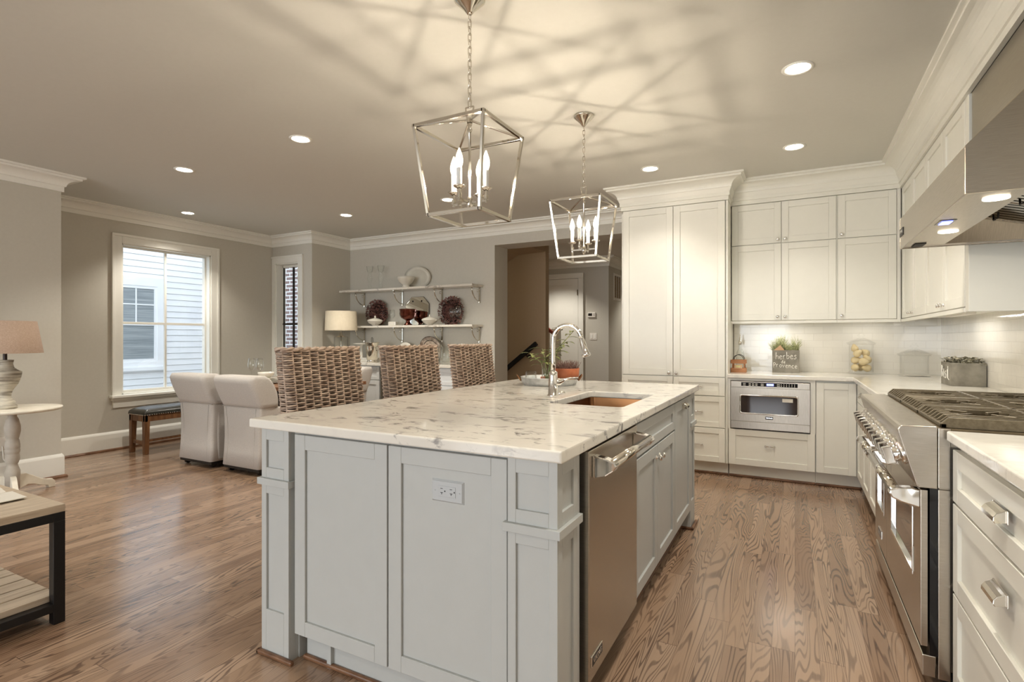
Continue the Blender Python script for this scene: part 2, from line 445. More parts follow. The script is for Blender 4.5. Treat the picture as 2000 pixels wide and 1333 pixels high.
# boards and shaker fronts, facing south (-y), east (+x) or west (-x)
def fbox(m, ori, p, u0, u1, d0, d1, v0, v1):
    if ori == 'S': m.box(u0, u1, p + d0, p + d1, v0, v1)
    elif ori == 'E': m.box(p - d1, p - d0, u0, u1, v0, v1)
    else: m.box(p + d0, p + d1, u0, u1, v0, v1)
def fpt(ori, p, u, d, v):
    return (u, p + d, v) if ori == 'S' else (p - d, u, v) if ori == 'E' else (p + d, u, v)
def fnorm(ori): return Vector((0, -1, 0)) if ori == 'S' else Vector((1, 0, 0)) if ori == 'E' else Vector((-1, 0, 0))
def shaker(m, ori, p, u0, u1, v0, v1, w=0.055, t=0.02, r=0.009, wb=None, wt=None):
    wb = wb or w; wt = wt or w
    fbox(m, ori, p, u0, u0 + w, 0, t, v0, v1); fbox(m, ori, p, u1 - w, u1, 0, t, v0, v1)
    fbox(m, ori, p, u0 + w, u1 - w, 0, t, v1 - wt, v1); fbox(m, ori, p, u0 + w, u1 - w, 0, t, v0, v0 + wb)
    fbox(m, ori, p, u0 + w, u1 - w, r, t, v0 + wb, v1 - wt)
    return m
def front(root, name, material, ori, p, u0, u1, v0, v1, w=0.055, **kw):
    m = W(root); shaker(m, ori, p, u0, u1, v0, v1, w, **kw)
    return m.build(name, material, root, bev=0.0015, seg=1)
def knob(root, part, ori, p, u, v, r=0.014, name='knob'):
    m = W(root); n = fnorm(ori)
    m.lathe([(0.010, 0), (0.010, 0.003), (0.005, 0.005), (0.005, 0.013), (r * 0.8, 0.016), (r, 0.021), (r * 0.9, 0.026), (r * 0.5, 0.029), (0, 0.0295)],
            fpt(ori, p, u, 0, v), n, 12)
    return m.build(name, 'chrome', part)
def cup_pull(root, part, ori, p, u, v, L=0.085):
    m = W(root)
    prof = [(0, -0.013), (-0.007, -0.013), (-0.026, -0.016), (-0.030, -0.010), (-0.029, 0.0), (-0.022, 0.010), (-0.012, 0.015), (-0.006, 0.019), (0, 0.019)]
    a = [fpt(ori, p, u - L / 2, d, v + h) for d, h in prof]; b = [fpt(ori, p, u + L / 2, d, v + h) for d, h in prof]
    m.loft([a, b], smooth=False)
    for s in (-1, 1):
        fbox(m, ori, p, u + s * (L / 2), u + s * (L / 2 + 0.008), -0.004, 0, v - 0.014, v + 0.02)
    return m.build('cup_pull', 'nickel', part, bev=0.0015)
def bar_pull(root, part, ori, p, u, v, L=0.075):
    m = W(root)
    m.tube([fpt(ori, p, u - L / 2, -0.022, v), fpt(ori, p, u + L / 2, -0.022, v)], 0.006, 8)
    for s in (-1, 1): m.tube([fpt(ori, p, u + s * L * 0.42, 0, v), fpt(ori, p, u + s * L * 0.42, -0.022, v)], 0.0065, 8)
    return m.build('pull_handle', 'chrome', part)
def lettering(name, text, size, mtx, material, parent, off, extrude=0.0006):
    c = bpy.data.curves.new(name, 'FONT'); c.body = text; c.size = size; c.align_x = 'CENTER'; c.align_y = 'CENTER'; c.extrude = extrude
    t = bpy.data.objects.new(name, c); COL.objects.link(t)
    dg = bpy.context.evaluated_depsgraph_get(); me = bpy.data.meshes.new_from_object(t.evaluated_get(dg))
    bpy.data.objects.remove(t); bpy.data.curves.remove(c)
    me.transform(Matrix.Translation(-Vector(off)) @ mtx)
    me.materials.clear(); me.materials.append(MATS[material])
    o = bpy.data.objects.new(name, me); COL.objects.link(o); o.parent = parent
    return o
def face_mtx(ori, c):
    """text plane facing ori, centred at c"""
    if ori == 'S': b = Matrix(((1, 0, 0), (0, 0, -1), (0, 1, 0)))
    elif ori == 'E': b = Matrix(((0, 0, 1), (1, 0, 0), (0, 1, 0)))
    else: b = Matrix(((0, 0, -1), (-1, 0, 0), (0, 1, 0)))
    return Matrix.Translation(c) @ b.to_4x4()
def rrect(x0, x1, y0, y1, r, n=5):
    pts = []
    for cx, cy, a in ((x1 - r, y1 - r, 0), (x0 + r, y1 - r, 90), (x0 + r, y0 + r, 180), (x1 - r, y0 + r, 270)):
        for i in range(n + 1):
            t = R(a + 90 * i / n); pts.append((cx + r * math.cos(t), cy + r * math.sin(t)))
    return pts

# ================================================================ the setting
CEIL = 2.665
struct(M().box(-6.9, 1.3, -5.2, 12.1, -0.05, 0.0).build('floor', 'oak_floor'))
struct(M().box(-6.9, 1.3, -5.2, 12.1, CEIL, CEIL + 0.1).build('ceiling', 'ceiling_paint'))

def wall(name, boxes, material='wall_paint'):
    m = M()
    for b in boxes: m.box(*b)
    return struct(m.build(name, material))
Z1 = CEIL + 0.02
wall('wall_left_near', [(-6.9, -5.75, -5.2, 2.33, 0, Z1)])
wall('wall_left', [(-6.78, -6.62, 2.32, 3.235, 0, Z1), (-6.78, -6.62, 4.265, 5.34, 0, Z1), (-6.78, -6.62, 3.235, 4.265, 0, 0.59), (-6.78, -6.62, 3.235, 4.265, 2.285, Z1)])
wall('wall_alcove', [(-6.62, -6.545, 5.18, 5.34, 0, Z1), (-6.085, -5.82, 5.18, 5.34, 0, Z1), (-6.545, -6.085, 5.18, 5.34, 0, 0.59), (-6.545, -6.085, 5.18, 5.34, 2.285, Z1)])
wall('wall_return', [(-5.98, -5.82, 5.34, 6.05, 0, Z1)])
wall('wall_shelves', [(-5.9, -3.36, 5.89, 6.23, 0, Z1), (-3.36, -1.2, 5.89, 6.23, 2.405, Z1)])
wall('wall_kitchen', [(-1.46, 1.25, 5.70, 5.88, 0, Z1)])
wall('wall_right', [(1.10, 1.25, -5.2, 5.72, 0, Z1)])
wall('wall_rear', [(-6.9, -5.3, -5.2, -5.02, 0, Z1), (-3.1, -2.3, -5.2, -5.02, 0, Z1), (-0.1, 1.3, -5.2, -5.02, 0, Z1),
                   (-6.9, 1.3, -5.2, -5.02, 0, 0.45), (-6.9, 1.3, -5.2, -5.02, 2.42, Z1)])
# backsplash tiles
struct(M().box(-0.53, 1.10, 5.69, 5.70, 0.914, 1.40).build('wall_tile_back', 'tile_x'))
struct(M().box(1.09, 1.10, 0.5, 5.69, 0.914, 1.72).build('wall_tile_right', 'tile_y'))
# hall beyond the opening
wall('wall_hall_back', [(-5.0, -2.89, 9.1, 9.22, 0, Z1)])
wall('wall_hall_side', [(-3.0, -2.89, 9.22, 11.9, 0, Z1)])
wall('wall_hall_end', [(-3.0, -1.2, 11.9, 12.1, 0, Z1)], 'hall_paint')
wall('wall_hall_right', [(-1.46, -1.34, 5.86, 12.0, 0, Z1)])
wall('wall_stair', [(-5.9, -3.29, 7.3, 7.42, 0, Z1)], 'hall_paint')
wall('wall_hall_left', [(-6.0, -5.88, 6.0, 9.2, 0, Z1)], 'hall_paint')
wall('wall_hall_far_left', [(-5.9, -5.0, 9.1, 9.22, 0, Z1)])
# sloping underside of the upper stair flight
m = M(); m.prism([(-5.9, 1.35), (-3.75, 2.50), (-3.30, 2.52), (-3.30, 2.66), (-5.9, 2.66)], 'y', 6.75, 7.3)
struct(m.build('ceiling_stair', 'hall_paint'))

# crown mouldings: one profile mitred round the room (interior on the right of the path)
def sweep(path, prof, name, material, closed=False):
    m = M(); P = [Vector((a, b)) for a, b in path]; n = len(P); rings = []
    for i in range(n):
        d0 = (P[i] - P[i - 1]).normalized() if i > 0 else None
        d1 = (P[i + 1] - P[i]).normalized() if i < n - 1 else None
        n0 = Vector((d0.y, -d0.x)) if d0 else None; n1 = Vector((d1.y, -d1.x)) if d1 else None
        if n0 is None: q = n1
        elif n1 is None: q = n0
        else:
            q = n0 + n1; q = q / max(q.dot(n0), 0.2)
        rings.append([(P[i].x + q.x * o, P[i].y + q.y * o, z) for o, z in prof])
    m.loft(rings, closed=True, smooth=False)
    return struct(m.build(name, material))
def crown_profile(zb, zt, proj):
    pr = [(-0.01, zb), (0.016, zb), (0.016, zb + 0.042), (0.024, zb + 0.046)]
    for i in range(8):                       # cove
        t = PI / 2 * i / 7
        pr.append((0.028 + (proj - 0.058) * (1 - math.cos(t)), zb + 0.050 + (zt - zb - 0.085) * math.sin(t)))
    pr += [(proj - 0.022, zt - 0.034), (proj - 0.022, zt - 0.020), (proj, zt - 0.016), (proj, zt), (-0.01, zt)]
    return pr
sweep([(-5.75, -5.0), (-5.75, 2.33), (-6.62, 2.33), (-6.62, 5.18), (-5.82, 5.18), (-5.82, 5.89), (-1.40, 5.89)], crown_profile(2.525, CEIL + 0.001, 0.135), 'trim_1', 'trim_paint')
frieze = [(-0.01, 2.456), (0.012, 2.456), (0.012, 2.492), (0.022, 2.494), (0.022, 2.524)] + [(o + 0.012, z) for o, z in crown_profile(2.515, CEIL + 0.001, 0.135)[3:]]
sweep([(-1.478, 5.93), (-1.478, 5.09), (-0.532, 5.09), (-0.532, 5.362), (0.768, 5.362), (0.768, -5.0)], frieze, 'trim_2', 'cabinet_white')
sweep([(-4.95, 9.1), (-2.89, 9.1), (-2.89, 11.9)], crown_profile(2.50, CEIL + 0.001, 0.135), 'trim_3', 'trim_paint')
base_prof = [(-0.01, 0.0), (0.018, 0.0), (0.018, 0.178), (0.014, 0.19), (0.006, 0.205), (-0.01, 0.205)]
shoe_prof = [(0.018, 0.0), (0.036, 0.0), (0.036, 0.008), (0.030, 0.018), (0.018, 0.022)]
bpath = [(-5.75, -5.0), (-5.75, 2.33), (-6.62, 2.33), (-6.62, 5.18), (-5.82, 5.18), (-5.82, 5.30)]
sweep(bpath, base_prof, 'baseboard_left', 'trim_paint')
sweep(bpath, shoe_prof, 'trim_4', 'shoe_wood')
sweep([(-3.55, 5.89), (-3.36, 5.89)], base_prof, 'baseboard_back', 'trim_paint')

# ---------------------------------------------------------------- windows
def window_w(name, y0, y1, z0, z1):
    """tall four-light window in the left wall, glass set back from the room"""
    r = struct_root(name, (-6.62, (y0 + y1) / 2, 0))
    X = -6.62; c = 0.09
    m = W(r)
    for a, b in ((y0 - c, y0), (y1, y1 + c)): m.box(X - 0.012, X + 0.016, a, b, z0, z1 + c); 
    m.box(X - 0.012, X + 0.016, y0, y1, z1, z1 + c)
    for a, b in ((y0 - c - 0.012, y0 - c + 0.014), (y1 + c - 0.014, y1 + c + 0.012)): m.box(X, X + 0.028, a, b, z0, z1 + c - 0.014)
    m.box(X, X + 0.028, y0 - c - 0.012, y1 + c + 0.012, z1 + c - 0.014, z1 + c + 0.012)
    m.build('casing', 'trim_paint', r, bev=0.003)
    m = W(r)
    m.box(X - 0.15, X + 0.0, y0, y0 + 0.018, z0, z1); m.box(X - 0.15, X, y1 - 0.018, y1, z0, z1); m.box(X - 0.15, X, y0, y1, z1 - 0.015, z1)
    m.box(X - 0.15, X, y0, y1, z0 - 0.01, z0 + 0.012)
    m.build('jamb', 'trim_paint', r)
    m = W(r)
    m.box(X, X + 0.075, y0 - c - 0.035, y1 + c + 0.035, z0 - 0.03, z0); m.build('sill', 'trim_paint', r, bev=0.006)
    m = W(r)
    m.box(X - 0.01, X + 0.02, y0 - c, y1 + c, z0 - 0.14, z0 - 0.06); m.box(X - 0.01, X + 0.045, y0 - c - 0.015, y1 + c + 0.015, z0 - 0.06, z0 - 0.03)
    m.build('apron', 'trim_paint', r, bev=0.004)
    m = W(r); a0, a1, b0, b1 = y0 + 0.018, y1 - 0.018, z0 + 0.012, z1 - 0.015; s = 0.018; xs = X - 0.07
    m.box(xs - 0.03, xs, a0, a0 + s, b0, b1); m.box(xs - 0.03, xs, a1 - s, a1, b0, b1); m.box(xs - 0.031, xs - 0.001, a0 + s, a1 - s, b0, b0 + 0.03); m.box(xs - 0.031, xs - 0.001, a0 + s, a1 - s, b1 - s, b1)
    ym = (a0 + a1) / 2; zm = (b0 + b1) / 2 - 0.04
    m.box(xs - 0.028, xs - 0.002, ym - 0.012, ym + 0.012, b0 + 0.01, b1 - 0.01); m.box(xs - 0.027, xs - 0.003, a0 + 0.01, a1 - 0.01, zm - 0.014, zm + 0.014)
    m.build('sash', 'trim_paint', r, bev=0.002)
    m = W(r); m.box(xs - 0.018, xs - 0.014, a0 + s, a1 - s, b0 + 0.03, b1 - s); m.build('pane', 'window_glass', r)
window_w('window_1', 3.235, 4.265, 0.60, 2.285)
def window_s(name, x0, x1, z0, z1):
    Y = 5.18; c = 0.09
    r = struct_root(name, ((x0 + x1) / 2, Y, 0))
    m = W(r)
    for a, b in ((x0 - c + 0.02, x0), (x1, x1 + c)): m.box(a, b, Y - 0.016, Y + 0.012, z0, z1 + c)
    m.box(x0, x1, Y - 0.016, Y + 0.012, z1, z1 + c)
    m.box(x1 + c - 0.014, x1 + c + 0.012, Y - 0.027, Y, z0, z1 + c - 0.014); m.box(x0 - c + 0.02, x1 + c + 0.012, Y - 0.028, Y, z1 + c - 0.014, z1 + c + 0.012)
    m.build('casing', 'trim_paint', r, bev=0.003)
    m = W(r)
    m.box(x0, x0 + 0.016, Y, Y + 0.15, z0, z1); m.box(x1 - 0.016, x1, Y, Y + 0.15, z0, z1); m.box(x0, x1, Y, Y + 0.15, z1 - 0.015, z1); m.box(x0, x1, Y, Y + 0.15, z0 - 0.01, z0 + 0.01)
    m.build('jamb', 'trim_paint', r)
    m = W(r); m.box(x0 - c, x1 + c + 0.03, Y - 0.07, Y, z0 - 0.03, z0); m.box(x0 - c + 0.02, x1 + c, Y - 0.02, Y + 0.01, z0 - 0.13, z0 - 0.03); m.build('sill', 'trim_paint', r, bev=0.005)
    m = W(r); a0, a1, b0, b1 = x0 + 0.016, x1 - 0.016, z0 + 0.01, z1 - 0.015; ys = Y + 0.10
    m.box(a0, a0 + 0.012, ys, ys + 0.03, b0, b1); m.box(a1 - 0.02, a1, ys, ys + 0.03, b0, b1); m.box(a0, a1, ys, ys + 0.03, b0, b0 + 0.03); m.box(a0, a1, ys, ys + 0.03, b1 - 0.03, b1)
    m.build('sash', 'trim_paint', r)
    m = W(r); xm = (a0 + a1) / 2; zm = 1.43
    m.box(xm - 0.012, xm + 0.012, ys + 0.005, ys + 0.025, b0, b1); m.box(a0, a1, ys, ys + 0.026, zm - 0.012, zm + 0.012); m.box(a0 + 0.012, a0 + 0.02, ys + 0.002, ys + 0.02, b0, b1)
    m.build('glazing_bar', 'gap_dark', r)
    m = W(r); m.box(a0, a1, ys + 0.012, ys + 0.016, b0, b1); m.build('pane', 'window_glass', r)
window_s('window_2', -6.545, -6.085, 0.60, 2.285)
for k, (xa, xb) in enumerate(((-5.3, -3.1), (-2.3, -0.1))):
    r = struct_root('window_%d' % (3 + k), ((xa + xb) / 2, -5.02, 0)); m = W(r)
    m.box(xa - 0.08, xa, -5.03, -4.99, 0.38, 2.5); m.box(xb, xb + 0.08, -5.03, -4.99, 0.38, 2.5); m.box(xa, xb, -5.03, -4.99, 2.42, 2.5); m.box(xa, xb, -5.03, -4.99, 0.37, 0.45)
    m.box((xa + xb) / 2 - 0.03, (xa + xb) / 2 + 0.03, -5.08, -5.04, 0.45, 2.42); m.box(xa, xb, -5.08, -5.04, 1.42, 1.47)
    m.build('window_frame', 'trim_paint', r)

# ---------------------------------------------------------------- outside
struct(M().box(-16, -6.95, -6, 14, -0.9, -0.8).build('ground', 'outdoor_ground'))
h = thing('neighbour_house', 'white clapboard house next door seen through the tall dining window', 'house', (-10.5, 5, -0.8))
m = W(h); X = -10.5
m.box(X - 0.6, X - 0.03, -2, 9.6, -0.8, 5.2)
z = -0.75
while z < 5.1:                               # lapped boards
    m.prism([(X - 0.04, z), (X, z), (X - 0.012, z + 0.109), (X - 0.04, z + 0.109)], 'y', -2, 9.6)
    z += 0.113
m.build('clapboard_wall', 'siding_white', h)
wy0, wy1, wz0, wz1 = 4.45, 5.72, 0.80, 2.18
m = W(h)
m.box(X - 0.02, X + 0.03, wy0 - 0.14, wy0, wz0 - 0.1, wz1 + 0.16); m.box(X - 0.02, X + 0.03, wy1, wy1 + 0.14, wz0 - 0.1, wz1 + 0.16); m.box(X - 0.02, X + 0.03, wy0, wy1, wz1, wz1 + 0.16)
m.box(X - 0.02, X + 0.06, wy0 - 0.16, wy1 + 0.16, wz0 - 0.16, wz0 - 0.1); m.box(X - 0.02, X + 0.029, wy0, wy1, wz0 - 0.1, wz0)
wf = m.build('window_frame', 'siding_white', h)
m = W(h); zm = 1.49
m.box(X - 0.005, X + 0.022, wy0, wy1, zm - 0.03, zm + 0.03); m.box(X - 0.005, X + 0.021, wy1 - 0.05, wy1, wz0, wz1); m.box(X - 0.005, X + 0.020, wy0, wy1 - 0.05, wz1 - 0.05, wz1); m.box(X - 0.005, X + 0.020, wy0, wy1 - 0.05, wz0, wz0 + 0.05)
for k in range(1, 4):
    y = wy0 + (wy1 - 0.05 - wy0) * k / 4; m.box(X, X + 0.014, y - 0.011, y + 0.011, zm, wz1)
m.box(X, X + 0.012, wy0, wy1, 1.83, 1.852)
m.build('sash', 'siding_white', wf)
m = W(h)
m.box(X - 0.020, X + 0.004, wy0, wy1, wz0, wz1)
m.build('blind', 'blind_grey', wf)
b = M((-9, 7.6, -0.8)); b.box(-10.3, -6.95, 7.45, 7.8, -0.8, 5.5)
tag(b.build('brick_house', 'red_brick'), 'brown brick house wall seen through the narrow alcove window', 'house')

# ================================================================ island
isl = thing('kitchen_island', 'grey panelled kitchen island cabinets under the marble top', 'island', (-1.22, 2.56, 0))
m = W(isl)
m.box(-1.54, -1.52, 1.44, 3.70, 0.0, 0.879); m.box(-1.70, -0.70, 1.424, 1.44, 0.10, 0.879); m.box(-1.52, -0.64, 2.212, 2.228, 0.10, 0.879)
m.box(-1.52, -0.64, 3.052, 3.066, 0.10, 0.879); m.box(-1.70, -0.61, 3.70, 3.715, 0.0, 0.879); m.box(-1.52, -0.62, 2.228, 3.70, 0.10, 0.12)
m.box(-1.70, -1.685, 1.44, 1.56, 0, 0.879); m.box(-0.70, -0.60, 1.44, 1.59, 0.0, 0.879); m.box(-0.62, -0.611, 2.215, 3.56, 0.715, 0.724); m.box(-0.66, -0.612, 2.21, 2.222, 0.12, 0.865)
m.build('carcass', 'island_grey', isl)
m = W(isl); m.box(-1.66, -0.73, 1.455, 1.47, 0, 0.115); m.build('kickboard', 'island_grey', isl)
m = W(isl); m.box(-0.675, -0.66, 2.22, 3.58, 0, 0.115); m.build('kickboard', 'island_grey', isl)
m = W(isl)
m.box(-1.665, -0.75, 1.437, 1.455, 0, 0.018); m.box(-1.858, -1.66, 1.377, 1.395, 0, 0.018); m.box(-1.858, -1.84, 1.377, 1.57, 0, 0.018)
m.box(-0.76, -0.572, 1.377, 1.395, 0, 0.018); m.box(-0.59, -0.572, 1.377, 1.565, 0, 0.018); m.box(-0.66, -0.645, 2.22, 3.58, 0, 0.018); m.box(-0.59, -0.572, 3.555, 3.74, 0, 0.018); m.box(-0.68, -0.572, 3.555, 3.57, 0, 0.018)
m.build('shoe_moulding', 'shoe_wood', isl, bev=0.006)
def post(x0, x1, y0, y1):
    m = W(isl); g = 0.009
    m.box(x0 + g, x1 - g, y0 + g, y1 - g, 0.0, 0.878)
    # cap band
    m.box(x0 - 0.012, x1 + 0.012, y0 - 0.012, y1 + 0.012, 0.660, 0.686)
    for (zb, zt, wb, wt) in ((0.686, 0.878, 0.04, 0.045), (0.0, 0.660, 0.175, 0.035)):
        w = 0.027
        for (ori, p, u0, u1) in (('S', y0, x0, x1), ('E', x1, y0 + g, y1 - g)):
            fbox(m, ori, p, u0, u0 + w, 0, g, zb, zt); fbox(m, ori, p, u1 - w, u1, 0, g, zb, zt)
            fbox(m, ori, p, u0 + w, u1 - w, 0, g, zt - wt, zt); fbox(m, ori, p, u0 + w, u1 - w, 0, g, zb, zb + wb)
        m.box(x0, x0 + g, y0 + g, y1, zb, zt); m.box(x0 + g, x1, y1 - g, y1, zb, zt)
    return m.build('corner_post', 'island_grey', isl, bev=0.001, seg=1)
post(-1.845, -1.692, 1.395, 1.552); post(-0.752, -0.592, 1.395, 1.556); post(-0.752, -0.592, 3.565, 3.725); post(-1.845, -1.692, 3.565, 3.725)
front(isl, 'end_panel', 'island_grey', 'S', 1.402, -1.668, -1.219, 0.114, 0.866)
front(isl, 'end_panel', 'island_grey', 'S', 1.402, -1.213, -0.758, 0.114, 0.866)
front(isl, 'drawer_front', 'island_grey', 'E', -0.590, 2.216, 3.052, 0.722, 0.862, 0.045)
d = front(isl, 'door', 'island_grey', 'E', -0.590, 2.216, 2.632, 0.128, 0.712); knob(isl, d, 'E', -0.590, 2.60, 0.655, 0.015)
d = front(isl, 'door', 'island_grey', 'E', -0.590, 2.636, 3.052, 0.128, 0.712); knob(isl, d, 'E', -0.590, 2.668, 0.655, 0.015)
d = front(isl, 'pull_out_door', 'island_grey', 'E', -0.590, 3.062, 3.556, 0.128, 0.862); cup_pull(isl, d, 'E', -0.590, 3.31, 0.825, 0.07)

# marble top with the sink cut-out
top = M((-1.22, 2.56, 0.879))
outer = (-1.888, -0.570, 1.370, 3.775); inner = rrect(-1.07, -0.695, 2.385, 3.03, 0.03, 5)
def ring_outer(inner, o):
    cx = sum(p[0] for p in inner) / len(inner); cy = sum(p[1] for p in inner) / len(inner); out = []
    for (a, b_) in inner:
        dx, dy = a - cx, b_ - cy; t = 1e9
        if dx > 1e-9: t = min(t, (o[1] - cx) / dx)
        if dx < -1e-9: t = min(t, (o[0] - cx) / dx)
        if dy > 1e-9: t = min(t, (o[3] - cy) / dy)
        if dy < -1e-9: t = min(t, (o[2] - cy) / dy)
        out.append([cx + dx * t, cy + dy * t])
    for cxx, cyy in ((o[1], o[3]), (o[0], o[3]), (o[0], o[2]), (o[1], o[2])):
        k = min(range(len(out)), key=lambda i: (out[i][0] - cxx) ** 2 + (out[i][1] - cyy) ** 2); out[k] = [cxx, cyy]
    return out
oo = ring_outer(inner, outer); n = len(inner)
vs = []
for zz in (0.879, 0.914): vs += [(a, b_, zz) for a, b_ in oo] + [(a, b_, zz) for a, b_ in inner]
fs = []
for i in range(n):
    j = (i + 1) % n
    fs += [(i, j, n + j, n + i), (2 * n + i, 3 * n + i, 3 * n + j, 2 * n + j), (i, 2 * n + i, 2 * n + j, j), (n + i, n + j, 3 * n + j, 3 * n + i)]
top.add(vs, fs)
o = top.build('island_countertop', 'marble'); md = o.modifiers.new('bevel', 'BEVEL'); md.width = 0.006; md.segments = 3; md.limit_method = 'ANGLE'; md.angle_limit = R(60)
tag(o, 'white marble island worktop with grey veining and a sink cut-out', 'countertop')

sk = thing('undermount_sink', 'copper toned rectangular sink set under the island marble', 'sink', (-0.882, 2.708, 0.70))
m = W(sk)
x0, x1, y0, y1 = -1.078, -0.687, 2.377, 3.038
ra = rrect(x0, x1, y0, y1, 0.03, 4); rb = rrect(x0 + 0.012, x1 - 0.012, y0 + 0.012, y1 - 0.012, 0.03, 4); rc = rrect(x0 + 0.03, x1 - 0.03, y0 + 0.03, y1 - 0.03, 0.03, 4)
t = 0.003; rd = rrect(x0 - t, x1 + t, y0 - t, y1 + t, 0.033, 4)
m.loft([[(a, b_, 0.878) for a, b_ in ra], [(a, b_, 0.73) for a, b_ in rb], [(a, b_, 0.705) for a, b_ in rc]], caps=False)
m.loft([[(a, b_, 0.878) for a, b_ in rd], [(a, b_, 0.70) for a, b_ in rd]], caps=False)
m.add([(a, b_, 0.705) for a, b_ in rc] + [(a, b_, 0.70) for a, b_ in rd], [tuple(range(len(rc))), tuple(range(len(rc), 2 * len(rc)))])
nn = len(ra); m.add([(a, b_, 0.878) for a, b_ in ra] + [(a, b_, 0.878) for a, b_ in rd], [(i, (i + 1) % nn, nn + (i + 1) % nn, nn + i) for i in range(nn)])
m.build('basin', 'copper_sink', sk)
m = W(sk); m.lathe([(0.045, 0.705), (0.045, 0.708), (0.036, 0.709), (0.02, 0.704), (0, 0.704)], (-0.882, 2.708, 0), n=20); m.build('drain', 'chrome', sk)

fx, fy = -1.172, 2.70
fa = thing('kitchen_faucet', 'tall chrome gooseneck tap with pull-down spray head beside the sink', 'faucet', (fx, fy, 0.914))
m = W(fa); m.lathe([(0.031, 0.914), (0.031, 0.918), (0.026, 0.922), (0.0245, 1.02), (0.0235, 1.043), (0.016, 1.047), (0, 1.047)], (fx, fy, 0), n=24); m.build('body', 'chrome', fa)
m = W(fa); pts = [(fx, fy, 1.03), (fx, fy, 1.10), (fx, fy, 1.19)]
for i in range(1, 16):
    t = R(180 - 172 * i / 15); pts.append((fx + 0.083 + 0.083 * math.cos(t), fy, 1.215 + 0.083 * math.sin(t)))
m.tube(pts, 0.0125, 14); m.build('neck', 'chrome', fa)
m = W(fa); e = Vector(pts[-1]); dr = Vector((0.30, -0.04, -0.95)).normalized()
m.lathe([(0.0125, -0.005), (0.0135, 0.0), (0.0165, 0.03), (0.0175, 0.075), (0.024, 0.088), (0.024, 0.098), (0.016, 0.101), (0, 0.101)], e, dr, 18); m.build('spray_head', 'chrome', fa)
m = W(fa); m.lathe([(0.02, 0.0), (0.02, 0.022), (0.012, 0.035), (0.010, 0.045)], (fx + 0.012, fy + 0.008, 0.985), (0.86, 0.42, 0.25), 16)
m.tube([(fx + 0.045, fy + 0.024, 0.998), (fx + 0.075, fy + 0.04, 1.006), (fx + 0.125, fy + 0.06, 1.010)], [0.008, 0.007, 0.006], 10); m.build('lever', 'chrome', fa)
m = M((-1.185, 2.845, 0.914)); m.lathe([(0.027, 0.914), (0.027, 0.919), (0.022, 0.921), (0.016, 0.921), (0.014, 0.926), (0.0, 0.927)], (-1.185, 2.845, 0), n=20)
tag(m.build('sink_button', 'chrome'), 'round chrome push button set in the marble behind the tap', 'button')

# dishwasher
dw = thing('dishwasher', 'stainless steel dishwasher with bar handle built into the island', 'dishwasher', (-0.9, 1.905, 0))
m = W(dw); m.box(-1.16, -0.625, 1.615, 2.198, 0.10, 0.865); m.build('tub', 'steel_flat', dw)
m = W(dw); m.box(-0.625, -0.578, 1.618, 2.200, 0.125, 0.868); dd = m.build('door', 'steel', dw, bev=0.003)
m = W(dw); m.box(-0.66, -0.622, 1.605, 1.616, 0.10, 0.868); m.box(-0.69, -0.675, 1.61, 2.2, 0.0, 0.12); m.build('surround', 'black_metal', dw)
m = W(dw); m.tube([(-0.518, 1.66, 0.822), (-0.518, 2.165, 0.822)], 0.0165, 16); m.build('handle', 'nickel', dd)
for yy in (1.668, 2.157):
    m = W(dw)
    a = [(-0.578, 0.775), (-0.578, 0.848), (-0.535, 0.842), (-0.505, 0.832), (-0.498, 0.820), (-0.508, 0.805), (-0.535, 0.786)]
    m.prism(a, 'y', yy - 0.02, yy + 0.02); m.build('handle_bracket', 'chrome', dd, bev=0.004)
m = W(dw); m.box(-0.579, -0.5745, 1.635, 1.745, 0.168, 0.205); bp = m.build('brand_plate', 'chrome', dd, bev=0.002)
m = W(dw); m.box(-0.575, -0.574, 1.640, 1.740, 0.172, 0.201); m.build('plate_face', 'black_metal', bp)
lettering('lettering', 'VIKING', 0.026, face_mtx('E', (-0.5738, 1.69, 0.1865)), 'chrome', bp, dw.location)

# outlet on the end panel
ou = thing('wall_outlet', 'grey double power outlet on the island end panel', 'outlet', (-0.975, 1.411, 0.74))
m = W(ou); Y = 1.411
a = [(-1.037, Y, 0.705), (-0.913, Y, 0.705), (-0.913, Y, 0.777), (-1.037, Y, 0.777)]; b_ = [(-1.031, Y - 0.007, 0.711), (-0.919, Y - 0.007, 0.711), (-0.919, Y - 0.007, 0.771), (-1.031, Y - 0.007, 0.771)]
m.loft([a, b_], smooth=False); m.build('cover_plate', 'outlet_grey', ou)
m = W(ou); m.box(-1.008, -0.942, Y - 0.0085, Y - 0.006, 0.724, 0.758); rcp = m.build('receptacle', 'outlet_grey', ou, bev=0.001)
m = W(ou)
for cx in (-0.994, -0.958):
    m.box(cx - 0.005, cx + 0.004, Y - 0.0092, Y - 0.008, 0.749, 0.7505); m.box(cx - 0.005, cx + 0.005, Y - 0.0092, Y - 0.008, 0.736, 0.7375); m.box(cx - 0.001, cx + 0.001, Y - 0.0092, Y - 0.008, 0.731, 0.737)
    m.cyl((cx + 0.012, Y - 0.0092, 0.742), (cx + 0.012, Y - 0.008, 0.742), 0.0024, n=10)
m.build('slots', 'black_metal', rcp)
for cx in (-1.022, -0.928):
    m = W(ou); m.cyl((cx, Y - 0.0085, 0.741), (cx, Y - 0.0065, 0.741), 0.0022, n=8); m.build('screw', 'outlet_grey', ou)

